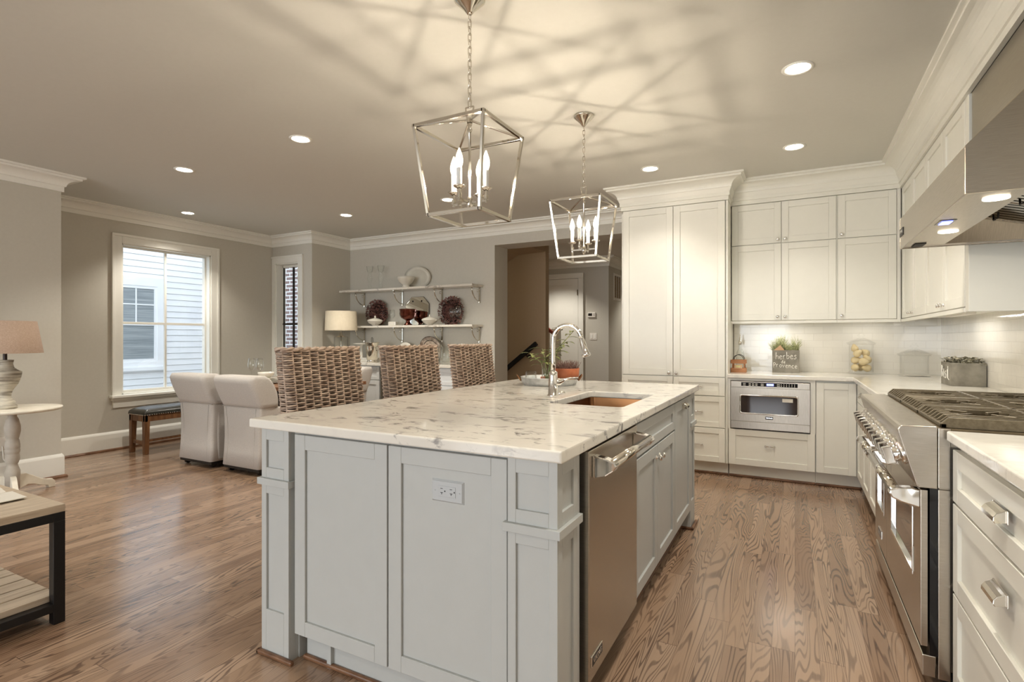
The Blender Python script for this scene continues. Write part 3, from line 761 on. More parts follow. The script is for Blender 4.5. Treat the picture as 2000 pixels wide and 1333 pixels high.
# ---------------------------------------------------------------- tray group on the island
tc = (-1.475, 3.335)
tr = thing('round_tray', 'round galvanised metal tray with rusty loop handles on the island', 'tray', (tc[0], tc[1], 0.914))
m = W(tr); m.lathe([(0, 0.914), (0.178, 0.914), (0.186, 0.935), (0.192, 0.966), (0.196, 0.968), (0.196, 0.964), (0.190, 0.962), (0.183, 0.935), (0.176, 0.918), (0, 0.918)], (tc[0], tc[1], 0), n=40); m.build('pan', 'galvanised', tr)
for s in (-1, 1):
    m = W(tr); u = Vector((0.884, 0.467, 0)) * s; w = Vector((-0.467, 0.884, 0)); c = Vector((tc[0], tc[1], 0.95)) + u * 0.193
    pts = [c + w * (0.035 * math.cos(t)) + u * (0.028 * math.sin(t)) + Vector((0, 0, 0.038 * math.sin(t) - 0.008)) for t in [PI * i / 12 for i in range(13)]]
    m.tube(pts, 0.0048, 8); m.build('handle', 'copper_sink', tr)
def tumbler(name, c, r0, r1, h, label, mt='clear_glassware'):
    m = M((c[0], c[1], c[2])); x, y, z = c
    m.lathe([(r0, z), (r1, z + h * 0.92), (r1 * 0.9, z + h), (0, z + h), (0, z + h - 0.008), (r1 * 0.86, z + h - 0.012), (r0 - 0.003, z)], (x, y, 0), n=24)
    return tag(m.build(name, mt), label, 'glass')
tumbler('tumbler', (-1.585, 3.275, 0.918), 0.047, 0.036, 0.085, 'clear glass tumbler turned upside down on the tray')
tp = thing('terracotta_pot', 'small terracotta pot on the tray behind the tap', 'pot', (-1.49, 3.32, 0.918))
m = W(tp); m.lathe([(0, 0.918), (0.03, 0.918), (0.036, 0.95), (0.040, 0.952), (0.040, 0.966), (0.036, 0.966), (0.032, 0.935), (0, 0.932)], (-1.49, 3.32, 0), n=24); m.build('body', 'terracotta', tp)
tumbler('glass_cloche', (-1.515, 3.44, 0.918), 0.05, 0.045, 0.10, 'clear glass tumbler upside down behind the small terracotta pot')
bp_ = thing('terracotta_planter', 'wide terracotta bowl of dried heather on the tray', 'planter', (-1.375, 3.40, 0.918))
m = W(bp_); m.lathe([(0, 0.918), (0.062, 0.918), (0.074, 0.96), (0.082, 0.965), (0.086, 1.02), (0.088, 1.024), (0.082, 1.024), (0.072, 0.99), (0, 0.985)], (-1.375, 3.40, 0), n=30); m.build('bowl', 'terracotta', bp_)
m = W(bp_)
for i in range(260):
    a = random.uniform(0, 2 * PI); r = 0.075 * math.sqrt(random.random()); x, y = -1.375 + r * math.cos(a), 3.40 + r * math.sin(a)
    k = random.uniform(0.02, 0.07); dx, dy = random.uniform(-0.03, 0.03), random.uniform(-0.03, 0.03)
    m.tube([(x, y, 0.985), (x + dx * 0.4, y + dy * 0.4, 1.01 + k * 0.5), (x + dx, y + dy, 1.01 + k)], [0.0017, 0.0015, 0.0007], 4)
m.build('heather', 'dry_heather', bp_)
def leaf(m, p, d, L, w, droop=0.3):
    d = Vector(d).normalized(); p = Vector(p); sd = d.cross(Vector((0, 0, 1)))
    sd = sd.normalized() if sd.length > 1e-3 else Vector((1, 0, 0)); up = sd.cross(d)
    vs = []
    for i in range(6):
        t = i / 5; ww = w * math.sin(PI * min(0.97, 0.08 + t * 0.92)); c = p + d * L * t - Vector((0, 0, 1)) * droop * L * t * t
        vs += [c - sd * ww, c - up * w * 0.18 * math.sin(PI * t), c + sd * ww]
    fs = []
    for i in range(5):
        for k in (0, 1): fs.append((i * 3 + k, i * 3 + k + 1, i * 3 + k + 4, i * 3 + k + 3))
    n0 = len(m.v); m.add(vs, fs, True)
    th = up * -0.0012
    m.add([q + th for q in m.v[n0:n0 + 18]], [tuple(reversed(f)) for f in fs], True)
pv = thing('leafy_plant', 'long leaved green plant in a clear glass vase on the tray', 'plant', (-1.50, 3.445, 0.918))
vx, vy = -1.435, 3.205
pv.location = (vx, vy, 0.918)
m = W(pv); m.lathe([(0, 0.919), (0.034, 0.919), (0.036, 1.06), (0.033, 1.06), (0.031, 0.924), (0, 0.924)], (vx, vy, 0), n=20); m.build('vase', 'clear_glassware', pv)
m = W(pv); lm = W(pv)
for (dx, dy, zt, nl) in ((-0.10, -0.05, 1.13, 9), (-0.02, -0.03, 1.16, 8), (0.11, 0.05, 1.20, 10), (0.15, 0.08, 1.27, 9), (0.06, 0.03, 1.14, 8)):
    p0 = Vector((vx, vy, 0.94)); p1 = Vector((vx + dx, vy + dy, zt)); md_ = (p0 + p1) / 2 + Vector((-dx * 0.2, -dy * 0.2, 0.03))
    m.tube([p0, md_, p1], [0.0035, 0.003, 0.002], 6)
    for k in range(nl):
        t = 0.45 + 0.55 * k / (nl - 1); q = (md_.lerp(p1, (t - 0.5) * 2) if t > 0.5 else p0.lerp(md_, t * 2)); a = k * 2.4 + dx * 30
        leaf(lm, q, (math.cos(a), math.sin(a), 0.45), random.uniform(0.065, 0.10), 0.014, 0.5)
m.build('stem', 'leaf_green', pv); lm.build('leaves', 'leaf_green', pv)

# ---------------------------------------------------------------- woven bar stools
def woven(m, path, z0, z1, lean, rows, r, amp, stakes_per):
    """rows of rattan strand woven in and out round a closed plan outline; lean(z) -> x shift"""
    P = [Vector((a, b, 0)) for a, b in path]; n = len(P); segs = []; L = 0
    for i in range(n):
        d = (P[(i + 1) % n] - P[i]); segs.append((P[i], d.normalized(), d.length, L)); L += d.length
    ns = max(8, 2 * round(L / stakes_per / 2)); steps = ns * 4
    def at(s):
        s %= L
        for a, d, l, st in segs:
            if s <= st + l + 1e-9: return a + d * (s - st), Vector((d.y, -d.x, 0))
        return segs[0][0], Vector((segs[0][1].y, -segs[0][1].x, 0))
    for k in range(rows):
        z = z0 + (z1 - z0) * (k + 0.5) / rows; pts = []; rr = []
        jit = random.uniform(-0.15, 0.15)
        for i in range(steps):
            p, nn_ = at(L * i / steps)
            w = math.cos(PI * ns * i / steps + (PI if (k // 1) % 2 else 0) + jit)
            q = p + nn_ * amp * w; q.z = z + 0.0012 * math.sin(i * 1.7 + k); q.x += lean(z); pts.append(q); rr.append(r * (0.82 + 0.22 * max(0, w)))
        m.tube(pts, rr, 5, closed=True)
    for j in range(ns):
        p, nn_ = at(L * (j + 0.5) / ns)
        m.tube([(p.x + lean(z0), p.y, z0), (p.x + lean((z0 + z1) / 2), p.y, (z0 + z1) / 2), (p.x + lean(z1), p.y, z1)], r * 0.85, 5)
    return at, L, ns
def rpath(x0, x1, y0, y1, r):
    q = rrect(x0, x1, y0, y1, r, 3); return q
st = thing('bar_stool', 'woven rattan bar stool nearest the camera at the island', 'bar stool', (-2.06, 2.105, 0), 0, 'woven stools along the island')
lean = lambda z: -0.07 * max(0.0, (z - 0.62)) / 0.55
m = M(); at, L, ns = woven(m, rpath(-0.22, -0.125, -0.26, 0.26, 0.03), 0.60, 1.165, lean, 50, 0.0054, 0.0090, 0.056)
# braided top edge
for ph in (0, PI):
    pts = []
    for i in range(ns * 4):
        p, nn_ = at(L * i / (ns * 4)); w = math.cos(PI * ns * i / (ns * 4) * 0.5 * 2 + ph)
        pts.append(p + nn_ * 0.010 * w + Vector((lean(1.17), 0, 1.170 + 0.006 * math.sin(PI * ns * i / (ns * 4) + ph))))
    m.tube(pts, 0.0075, 5, closed=True)
m.build('backrest', 'rattan', st)
m = M(); m.loft([[(a + lean(z_), b, z_) for a, b in rrect(-0.205, -0.14, -0.24, 0.24, 0.02, 2)] for z_ in (0.55, 0.85, 1.16)]); m.build('gap_shade_core', 'dark_wood', st)  # dark core added inside, its colour stands for shade in the weave gaps
m = M(); woven(m, rpath(-0.22, 0.12, -0.235, 0.235, 0.04), 0.54, 0.63, lambda z: 0.0, 7, 0.007, 0.006, 0.05)
m.box(-0.20, 0.10, -0.215, 0.215, 0.55, 0.635); m.build('seat', 'rattan', st)
for (a, b) in ((-0.19, -0.20), (-0.19, 0.20), (0.09, -0.20), (0.09, 0.20)):
    m = M(); m.bar((a, b, 0.55), (a * 1.04, b * 1.04, 0.0), 0.042); m.build('leg', 'dark_wood', st, bev=0.004)
m = M()
for b in (-0.205, 0.205): m.bar((-0.192, b, 0.2), (0.092, b, 0.2), 0.025)
m.bar((0.092, -0.2, 0.25), (0.092, 0.2, 0.25), 0.028); m.bar((-0.192, -0.2, 0.2), (-0.192, 0.2, 0.2), 0.025); m.build('stretcher', 'dark_wood', st)
dup(st, (-2.06, 2.875, 0), 'woven rattan bar stool in the middle of the three at the island')
dup(st, (-2.06, 3.65, 0), 'woven rattan bar stool farthest from the camera at the island')

# ================================================================ kitchen cabinets
CW = 'cabinet_white'
pa = thing('pantry_cabinet', 'tall white two door pantry cabinet at the end of the back wall', 'cabinet', (-1.0, 5.4, 0))
m = W(pa); m.box(-1.475, -0.54, 5.108, 5.695, 0.115, 2.47); m.box(-1.484, -1.474, 5.09, 5.695, 0.0, 2.43); m.box(-0.540, -0.527, 5.095, 5.36, 0.115, 2.47)
m.build('carcass', CW, pa)
m = W(pa); m.box(-1.474, -0.529, 5.155, 5.17, 0, 0.115); m.build('kickboard', CW, pa)
m = W(pa); m.box(-1.474, -0.529, 5.135, 5.155, 0, 0.02); m.build('shoe_moulding', 'shoe_wood', pa, bev=0.006)
d = front(pa, 'door', CW, 'S', 5.085, -1.472, -1.001, 0.881, 2.452, 0.06); knob(pa, d, 'S', 5.085, -1.035, 0.905)
d = front(pa, 'door', CW, 'S', 5.085, -0.996, -0.550, 0.881, 2.452, 0.06); knob(pa, d, 'S', 5.085, -0.968, 0.905)
for (u0, u1) in ((-1.472, -1.001), (-0.996, -0.550)):
    for (v0, v1) in ((0.712, 0.875), (0.428, 0.706), (0.118, 0.422)):
        d = front(pa, 'drawer_front', CW, 'S', 5.085, u0, u1, v0, v1, 0.05); bar_pull(pa, d, 'S', 5.085, (u0 + u1) / 2, (v0 + v1) / 2)

def wall_unit(root, ori, p, cols, depth, z0=1.39, zs=2.081, z1=2.452, knobs=()):
    m = W(root); u0, u1 = cols[0][0], cols[-1][1]
    fbox(m, ori, p, u0, u1, 0.022, depth, z0 - 0.0, z1 + 0.018); m.build('carcass', CW, root)
    m = W(root); fbox(m, ori, p, u0 - 0.003, u1 + 0.003, -0.004, 0.02, z0 - 0.028, z0 - 0.006); m.build('light_rail', CW, root)
    for (a, b), ks in zip(cols, knobs):
        for (v0, v1) in ((z0, zs - 0.003), (zs + 0.003, z1)):
            d = front(root, 'door', CW, ori, p, a + 0.002, b - 0.002, v0, v1, 0.055)
            knob(root, d, ori, p, a + 0.03 if ks < 0 else b - 0.03, v0 + 0.03, 0.0145)
wa = thing('wall_cabinet', 'white four door wall cabinet beside the tall pantry', 'cabinet', (-0.1, 5.55, 1.36))
wall_unit(wa, 'S', 5.36, [(-0.522, -0.108), (-0.108, 0.314)], 0.335, knobs=(1, -1))
wb = thing('wall_cabinet', 'white two door wall cabinet in the corner over the glass jars', 'cabinet', (0.53, 5.55, 1.36))
wall_unit(wb, 'S', 5.36, [(0.322, 0.740)], 0.335, knobs=(-1,))
m = W(wb); m.box(0.741, 0.766, 5.362, 5.40, 1.362, 2.47); m.box(0.314, 0.322, 5.37, 5.40, 1.39, 2.452); m.build('filler', CW, wb)
wc = thing('wall_cabinet', 'white four door wall cabinet on the right wall nearest the corner', 'cabinet', (0.93, 4.9, 1.36))
wall_unit(wc, 'W', 0.770, [(4.92, 5.345), (4.455, 4.92)][::-1], 0.325, knobs=(1, -1))
wd = thing('wall_cabinet', 'white four door wall cabinet right beside the steel hood', 'cabinet', (0.93, 3.98, 1.36))
wall_unit(wd, 'W', 0.770, [(3.515, 3.975), (3.975, 4.450)], 0.325, knobs=(1, -1))
m = W(wd); m.box(0.772, 1.098, 3.452, 3.512, 1.362, 2.47); m.build('end_panel', CW, wd, bev=0.002)

# base cabinets
bc = thing('base_cabinet', 'white base cabinet holding the microwave drawer', 'cabinet', (-0.18, 5.4, 0))
m = W(bc); m.box(-0.524, 0.150, 5.108, 5.685, 0.115, 0.43); m.box(-0.524, -0.505, 5.088, 5.685, 0.43, 0.878); m.box(0.113, 0.150, 5.088, 5.685, 0.43, 0.878); m.box(-0.505, 0.113, 5.088, 5.685, 0.857, 0.878)
m.build('carcass', CW, bc)
m = W(bc); m.box(-0.522, 0.150, 5.155, 5.17, 0, 0.115); m.build('kickboard', CW, bc)
m = W(bc); m.box(-0.522, 0.150, 5.135, 5.155, 0, 0.02); m.build('shoe_moulding', 'shoe_wood', bc, bev=0.006)
d = front(bc, 'drawer_front', CW, 'S', 5.085, -0.518, 0.146, 0.118, 0.430, 0.055); bar_pull(bc, d, 'S', 5.085, -0.19, 0.30, 0.085)
bk = thing('base_cabinet', 'white corner base cabinet with one plain door', 'cabinet', (0.30, 5.4, 0))
m = W(bk); m.box(0.152, 1.09, 5.108, 5.685, 0.115, 0.878); m.build('carcass', CW, bk)
m = W(bk); m.box(0.152, 0.50, 5.155, 5.17, 0, 0.115); m.build('kickboard', CW, bk)
m = W(bk); m.box(0.152, 0.48, 5.135, 5.155, 0, 0.02); m.build('shoe_moulding', 'shoe_wood', bk, bev=0.006)
front(bk, 'door', CW, 'S', 5.085, 0.156, 0.436, 0.118, 0.862, 0.055)
for (ya, yb, lab) in ((4.32, 5.075, 'white base cabinet on the right wall closest to the back corner'), (3.56, 4.31, 'white base cabinet right beside the far end of the range')):
    q = thing('base_cabinet', lab, 'cabinet', (0.77, (ya + yb) / 2, 0))
    m = W(q); m.box(0.462, 1.085, ya, yb, 0.115, 0.878); m.build('carcass', CW, q)
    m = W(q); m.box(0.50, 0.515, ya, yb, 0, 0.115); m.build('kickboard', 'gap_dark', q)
    ym = (ya + yb) / 2
    d = front(q, 'drawer_front', CW, 'W', 0.440, ya + 0.003, yb - 0.003, 0.722, 0.864, 0.045); cup_pull(q, d, 'W', 0.440, ym, 0.80)
    front(q, 'door', CW, 'W', 0.440, ya + 0.003, ym - 0.002, 0.118, 0.716); front(q, 'door', CW, 'W', 0.440, ym + 0.002, yb - 0.003, 0.118, 0.716)
q = thing('base_cabinet', 'white three drawer base cabinet in front of the range', 'cabinet', (0.78, 1.6, 0))
m = W(q); m.box(0.494, 1.09, 0.9, 2.300, 0.10, 0.878); m.build('carcass', CW, q)
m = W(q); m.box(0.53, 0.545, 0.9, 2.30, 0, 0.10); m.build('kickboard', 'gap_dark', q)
for (v0, v1, hz) in ((0.678, 0.852, 0.775), (0.374, 0.670, 0.565), (0.06, 0.366, 0.26)):
    d = front(q, 'drawer_front', CW, 'W', 0.472, 1.33, 2.297, v0, v1, 0.055, r=0.011); cup_pull(q, d, 'W', 0.472, 1.815, hz, 0.10)
for (v0, v1) in ((0.678, 0.852), (0.374, 0.670), (0.06, 0.366)): front(q, 'drawer_front', CW, 'W', 0.472, 0.91, 1.322, v0, v1)

# worktops
m = M((0.2, 5.3, 0.879)); m.prism([(-0.527, 5.055), (0.412, 5.055), (0.412, 3.552), (1.092, 3.552), (1.092, 5.69), (-0.527, 5.69)], 'z', 0.879, 0.914)
tag(m.build('worktop', 'quartz', bev=0.005), 'pale veined stone worktop turning the back corner behind the range', 'countertop')
m = M((0.77, 1.6, 0.879)); m.box(0.455, 1.092, 0.9, 2.298, 0.879, 0.914)
tag(m.build('worktop', 'quartz', bev=0.006, seg=3), 'pale veined stone worktop above the drawers nearest the camera', 'countertop')

# ---------------------------------------------------------------- microwave drawer
mw = thing('microwave_drawer', 'stainless steel microwave drawer built in under the back worktop', 'microwave', (-0.196, 5.3, 0.44))
m = W(mw); m.box(-0.500, 0.110, 5.090, 5.45, 0.440, 0.852); m.build('body', 'steel_flat', mw)
m = W(mw); m.box(-0.500, 0.110, 5.072, 5.090, 0.800, 0.852); cp = m.build('control_panel', 'steel_flat', mw, bev=0.002)
m = W(mw); m.box(-0.415, 0.020, 5.0695, 5.073, 0.812, 0.845); m.build('keypad', 'black_gloss', cp, bev=0.0012)
m = W(mw); m.box(-0.215, -0.16, 5.0685, 5.070, 0.819, 0.838); m.build('display', 'blue_display', cp)
m = W(mw)
for i in range(3):
    for k in (0, 1): m.box(-0.355 + i * 0.026, -0.338 + i * 0.026, 5.0686, 5.070, 0.818 + k * 0.013, 0.823 + k * 0.013)
for i in range(6):
    for k in (0, 1): m.box(-0.105 + i * 0.02, -0.100 + i * 0.02, 5.0686, 5.070, 0.818 + k * 0.013, 0.824 + k * 0.013)
for x in (-0.40, -0.392, -0.26, -0.25, -0.135, -0.125):
    for k in (0, 1): m.box(x, x + 0.012, 5.0686, 5.070, 0.818 + k * 0.013, 0.823 + k * 0.013)
m.build('key_marks', 'chalk', cp)
m = W(mw)
fr = [(-0.500, 0.110, 0.506, 0.797)]
m.box(-0.500, -0.42, 5.068, 5.090, 0.508, 0.797); m.box(0.018, 0.110, 5.068, 5.090, 0.508, 0.797); m.box(-0.42, 0.018, 5.068, 5.090, 0.730, 0.797); m.box(-0.42, 0.018, 5.068, 5.090, 0.508, 0.580)
dd = m.build('drawer_front', 'steel_flat', mw)
m = W(mw); m.box(-0.425, 0.023, 5.074, 5.080, 0.575, 0.735); m.build('window', 'oven_glass', dd)
m = W(mw); ro = rrect(-0.43, 0.028, 0.570, 0.740, 0.02, 4); ri = rrect(-0.418, 0.016, 0.582, 0.728, 0.015, 4)
m.loft([[(a, 5.066, b) for a, b in ro], [(a, 5.060, b) for a, b in ri], [(a, 5.074, b) for a, b in ri]], caps=False); m.build('window_trim', 'nickel', dd)
m = W(mw); m.box(-0.095, -0.015, 5.0735, 5.0742, 0.685, 0.715); m.build('notice', 'paper', dd)
m = W(mw); m.box(-0.225, -0.165, 5.066, 5.069, 0.532, 0.556); m.build('brand_plate', 'black_metal', dd)
lettering('lettering', 'VIKING', 0.016, face_mtx('S', (-0.195, 5.0656, 0.544)), 'chrome', dd, mw.location)
m = W(mw); m.box(-0.500, 0.110, 5.070, 5.090, 0.441, 0.503); m.build('lower_panel', 'steel_flat', mw, bev=0.002)

# ---------------------------------------------------------------- range
rg = thing('range_cooker', 'wide stainless steel gas range with a row of chrome knobs', 'cooker', (0.74, 2.93, 0))
YA, YB = 2.32, 3.54
m = W(rg); m.box(0.440, 1.085, YA + 0.006, YB, 0.08, 0.905); m.box(0.437, 0.472, YA, YA + 0.005, 0.05, 0.705); m.box(0.437, 0.472, YA, YA + 0.005, 0.709, 0.918); m.build('body', 'steel', rg, bev=0.002)
m = W(rg); m.box(0.414, 0.440, YA + 0.004, YB - 0.004, 0.125, 0.712); m.build('door_recess', 'black_gloss', rg)
m = W(rg); m.prism([(0.322, 0.905), (0.328, 0.916), (0.336, 0.919), (0.436, 0.922), (0.436, 0.706), (0.386, 0.706), (0.376, 0.714), (0.327, 0.885)], 'y', YA, YB); cpn = m.build('control_panel', 'steel', rg, bev=0.003)
# knobs on the sloping face
nrm = Vector((-0.961, 0, -0.275)).normalized()
for i, yy in enumerate((2.395, 2.49, 2.585, 2.68, 2.795, 2.89, 2.985, 3.10, 3.195, 3.29, 3.385, 3.47)):
    c = Vector((0.349, yy, 0.810))
    m = W(rg); m.lathe([(0.040, 0), (0.041, 0.006), (0.037, 0.012), (0.028, 0.014), (0, 0.014)], c, nrm, 20); bz = m.build('bezel', 'chrome', cpn)
    m = W(rg); up = Vector((0.275, 0, -0.961)).normalized(); sd = Vector((0, 1, 0))
    m.lathe([(0.026, 0.012), (0.0265, 0.03), (0.024, 0.034), (0, 0.034)], c, nrm, 18)
    m.obox(c + nrm * 0.045, sd * 0.012, up * 0.031, nrm * 0.016); m.build('knob', 'chrome', bz, bev=0.003)
# doors
def oven_door(y0, y1, wy0, wy1, lab):
    m = W(rg); X0, X1 = 0.390, 0.412; z0, z1 = 0.148, 0.696; wz0, wz1 = 0.345, 0.60
    m.box(X0, X1, y0, wy0, z0, z1); m.box(X0, X1, wy1, y1, z0, z1); m.box(X0, X1, wy0, wy1, z0, wz0); m.box(X0, X1, wy0, wy1, wz1, z1); m.box(X0 + 0.012, X1, wy0, wy1, wz0, wz1)
    d = m.build('oven_door', 'steel', rg, bev=0.002); d['label'] = lab
    m = W(rg); m.box(X0 + 0.008, X0 + 0.0125, wy0, wy1, wz0, wz1); m.build('window', 'oven_glass', d)
    m = W(rg); w = 0.014
    m.box(X0 - 0.003, X0 + 0.010, wy0, wy0 + w, wz0, wz1); m.box(X0 - 0.003, X0 + 0.010, wy1 - w, wy1, wz0, wz1); m.box(X0 - 0.003, X0 + 0.010, wy0 + w, wy1 - w, wz0, wz0 + w); m.box(X0 - 0.003, X0 + 0.010, wy0 + w, wy1 - w, wz1 - w, wz1)
    m.build('window_trim', 'chrome', d, bev=0.002)
    m = W(rg); m.tube([(0.322, y0 + 0.02, 0.672), (0.322, y1 - 0.02, 0.672)], 0.019, 16); m.build('handle', 'nickel', d)
    for yy in (y0 + 0.026, y1 - 0.026):
        m = W(rg); m.prism([(0.392, 0.628), (0.392, 0.694), (0.365, 0.697), (0.33, 0.694), (0.304, 0.684), (0.300, 0.670), (0.308, 0.655), (0.335, 0.642)], 'y', yy - 0.022, yy + 0.022); m.build('handle_bracket', 'chrome', d, bev=0.005)
    return d
dn = oven_door(2.335, 3.115, 2.47, 2.99, 'large oven door'); df = oven_door(3.125, 3.530, 3.21, 3.45, 'small oven door')
m = W(rg); m.box(0.3885, 0.3902, 2.46, 2.475, 0.36, 0.45); m.build('sticker', 'paper', dn)
m = W(rg); m.box(0.386, 0.391, 3.28, 3.38, 0.205, 0.245); pl = m.build('brand_plate', 'chrome', df, bev=0.001)
m = W(rg); m.box(0.3855, 0.3865, 3.285, 3.375, 0.209, 0.241); m.build('plate_face', 'black_metal', pl)
lettering('lettering', 'VIKING', 0.024, face_mtx('W', (0.3853, 3.33, 0.225)), 'chrome', pl, rg.location)
m = W(rg); m.box(0.393, 0.432, YA + 0.004, YB, 0.05, 0.124); m.build('kick_panel', 'steel', rg, bev=0.003)
for yy in (2.38, 3.48):
    for xx in (0.48, 1.04):
        m = W(rg); m.cyl((xx, yy, 0), (xx, yy, 0.085), 0.02); m.build('foot', 'black_metal', rg)
m = W(rg); m.box(0.438, 1.08, YA + 0.004, YB - 0.004, 0.905, 0.918); m.build('cooktop', 'burner_pan', rg)
m = W(rg); m.box(1.045, 1.084, YA, YB, 0.915, 0.965); m.build('back_riser', 'steel', rg, bev=0.004)
for s in range(3):
    ya = YA + 0.008 + s * 0.402; yb = ya + 0.398; xa, xb = 0.446, 1.040; zt = 0.955
    m = W(rg); t = 0.011
    # rim with sloping front skirt
    for yy in (ya, yb - 0.016):
        m.prism([(xa, 0.919), (xa, 0.932), (xa + 0.022, zt), (xb, zt), (xb, 0.919)], 'y', yy, yy + 0.016)
    m.box(xa, xa + 0.016, ya, yb, 0.919, 0.933); m.box(xb - 0.014, xb, ya, yb, 0.919, zt)
    xm = (xa + xb) / 2; m.box(xm - 0.007, xm + 0.007, ya, yb, 0.930, zt)
    for half in (0, 1):
        cx = xa + (0.25 + 0.5 * half) * (xb - xa); cy = (ya + yb) / 2
        x_in0 = xa + 0.004 if half == 0 else xm; x_in1 = xm if half == 0 else xb
        for k in range(1, 8):
            yy = ya + (yb - ya) * k / 8; gap = math.sqrt(max(0.0, 0.085 ** 2 - (yy - cy) ** 2)) * 1.0
            for (a, b_) in ((x_in0, cx - max(gap, 0.001)), (cx + max(gap, 0.001), x_in1)):
                if gap == 0 and a > cx: continue
                if gap == 0: b_ = x_in1
                if b_ - a < 0.02: continue
                if half == 0 and a == x_in0: m.prism([(a, 0.922), (a, 0.934), (a + 0.022, zt), (b_, zt), (b_, zt - t)] + [(a + 0.025, zt - t - 0.012)], 'y', yy - 0.005, yy + 0.005)
                else: m.box(a, b_, yy - 0.005, yy + 0.005, zt - 0.014, zt)
        for k in range(4):
            a = R(45 + 90 * k); m.bar((cx + 0.04 * math.cos(a), cy + 0.04 * math.sin(a), zt - 0.006), (cx + 0.115 * math.cos(a), cy + 0.115 * math.sin(a), zt - 0.006), 0.010, 0.012)
    m.build('grate', 'grate_iron', rg, bev=0.0015, seg=1)
    for half in (0, 1):
        cx = xa + (0.25 + 0.5 * half) * (xb - xa); cy = (ya + yb) / 2
        m = W(rg); m.lathe([(0.055, 0.918), (0.052, 0.926), (0.036, 0.929), (0.036, 0.937), (0.02, 0.940), (0, 0.940)], (cx, cy, 0), n=20); m.build('burner', 'black_metal', rg)

# ---------------------------------------------------------------- hood
hd = thing('range_hood', 'large stainless steel extractor hood over the range', 'hood', (0.8, 2.83, 1.695))
HA, HB = 2.22, 3.44; x0 = 0.487; zb = 1.695; zt = 1.852; x2 = 0.775; zu = 2.16
m = W(hd)
m.prism([(x0, zt), (x2, zu), (1.096, zu), (1.096, zt - 0.02), (x0 + 0.01, zt - 0.02)], 'y', HA + 0.006, HB - 0.006)
m.box(x0 + 0.0005, x0 + 0.008, HA + 0.008, HB - 0.008, zb, zt)
for (a, b) in ((HA, HA + 0.008), (HB - 0.008, HB)): m.prism([(x0, zb), (x0, zt), (x2, zu), (1.096, zu), (1.096, zb)], 'y', a, b)
m.box(1.088, 1.096, HA, HB, zb, zt); m.build('canopy', 'steel', hd, bev=0.0015, seg=1)
m = W(hd); m.box(x0 + 0.008, 0.660, HA + 0.008, HB - 0.008, zb + 0.006, zb + 0.012); m.box(0.660, 1.088, HA + 0.008, HA + 0.05, zb + 0.006, zb + 0.012); m.box(0.660, 1.088, HB - 0.05, HB - 0.008, zb + 0.006, zb + 0.012)
m.prism([(0.660, zb + 0.006), (0.664, zb + 0.006), (0.70, zt - 0.03), (0.70, zt - 0.02), (0.69, zt - 0.02)], 'y', HA + 0.05, HB - 0.05)
m.prism([(HA + 0.05, zb + 0.006), (HA + 0.056, zb + 0.006), (HA + 0.12, zt - 0.02), (HA + 0.11, zt - 0.02)], 'x', 0.66, 1.088); m.prism([(HB - 0.05, zb + 0.006), (HB - 0.056, zb + 0.006), (HB - 0.12, zt - 0.02), (HB - 0.11, zt - 0.02)], 'x', 0.66, 1.088)
m.build('underside', 'steel_flat', hd)
for k in range(3):
    ya = HA + 0.125 + k * 0.325; m = W(hd)
    for i in range(7):
        y = ya + 0.012 + i * 0.043; m.prism([(0.715, zt - 0.03), (1.07, zb + 0.03), (1.07, zb + 0.042), (0.715, zt - 0.018)], 'y', y, y + 0.028)
    for (a, b) in ((ya, ya + 0.01), (ya + 0.302, ya + 0.312)): m.prism([(0.705, zt - 0.032), (1.08, zb + 0.026), (1.08, zb + 0.046), (0.705, zt - 0.014)], 'y', a, b)
    f = m.build('baffle_filter', 'nickel', hd)
    m = W(hd); m.tube([(0.80, ya + 0.12, 1.79), (0.80, ya + 0.125, 1.765), (0.80, ya + 0.185, 1.765), (0.80, ya + 0.19, 1.79)], 0.004, 8); m.build('filter_handle', 'black_metal', f)
for yy in (2.36, 3.0):
    m = W(hd); m.lathe([(0.036, zb + 0.003), (0.036, zb + 0.007)], (0.60, yy, 0), n=20, smooth=False); m.lathe([(0, zb + 0.0035), (0.034, zb + 0.0035)], (0.60, yy, 0), n=20)
    m.build('hood_lamp', 'puck', hd)
m = W(hd); m.box(0.525, 0.56, 2.72, 2.79, zb + 0.001, zb + 0.007); m.build('switch', 'blue_display', hd)
m = W(hd); m.box(0.53, 0.575, 3.30, 3.40, zb + 0.001, zb + 0.007); m.build('dark_switch', 'gap_dark', hd)  # plain dark box for the switch at the far front corner
m = W(hd); m.box(0.515, 0.57, 2.705, 2.805, zb + 0.004, zb + 0.0065); m.build('switch_surround', 'black_gloss', hd)
m = W(hd); m.box(x0 - 0.003, x0 + 0.001, 3.335, 3.425, 1.755, 1.795); bpz = m.build('brand_plate', 'black_metal', hd, bev=0.001)
lettering('lettering', 'VIKING', 0.024, face_mtx('W', (x0 - 0.0034, 3.38, 1.775)), 'chrome', bpz, hd.location)
m = W(hd); m.box(x2 + 0.005, 1.096, HA, HB - 0.006, zu, 2.457); m.build('duct_cover', 'steel', hd, bev=0.002)
def lamp_light(root, name, loc, power, col, kind='AREA', size=0.06, spot=None, blend=0.5, sy=None):
    l = bpy.data.lights.new(name, kind); l.energy = power; l.color = col
    if kind == 'AREA':
        l.shape = 'DISK' if sy is None else 'RECTANGLE'; l.size = size
        if sy: l.size_y = sy
    else: l.shadow_soft_size = size
    if kind == 'SPOT': l.spot_size = spot; l.spot_blend = blend
    o = bpy.data.objects.new(name, l); COL.objects.link(o); o.parent = root
    o.location = Vector(loc) - root.location
    return o
for yy in (2.36, 3.0): lamp_light(hd, 'hood_light', (0.60, yy, zb - 0.004), 0.9, WARM, 'AREA', 0.06)

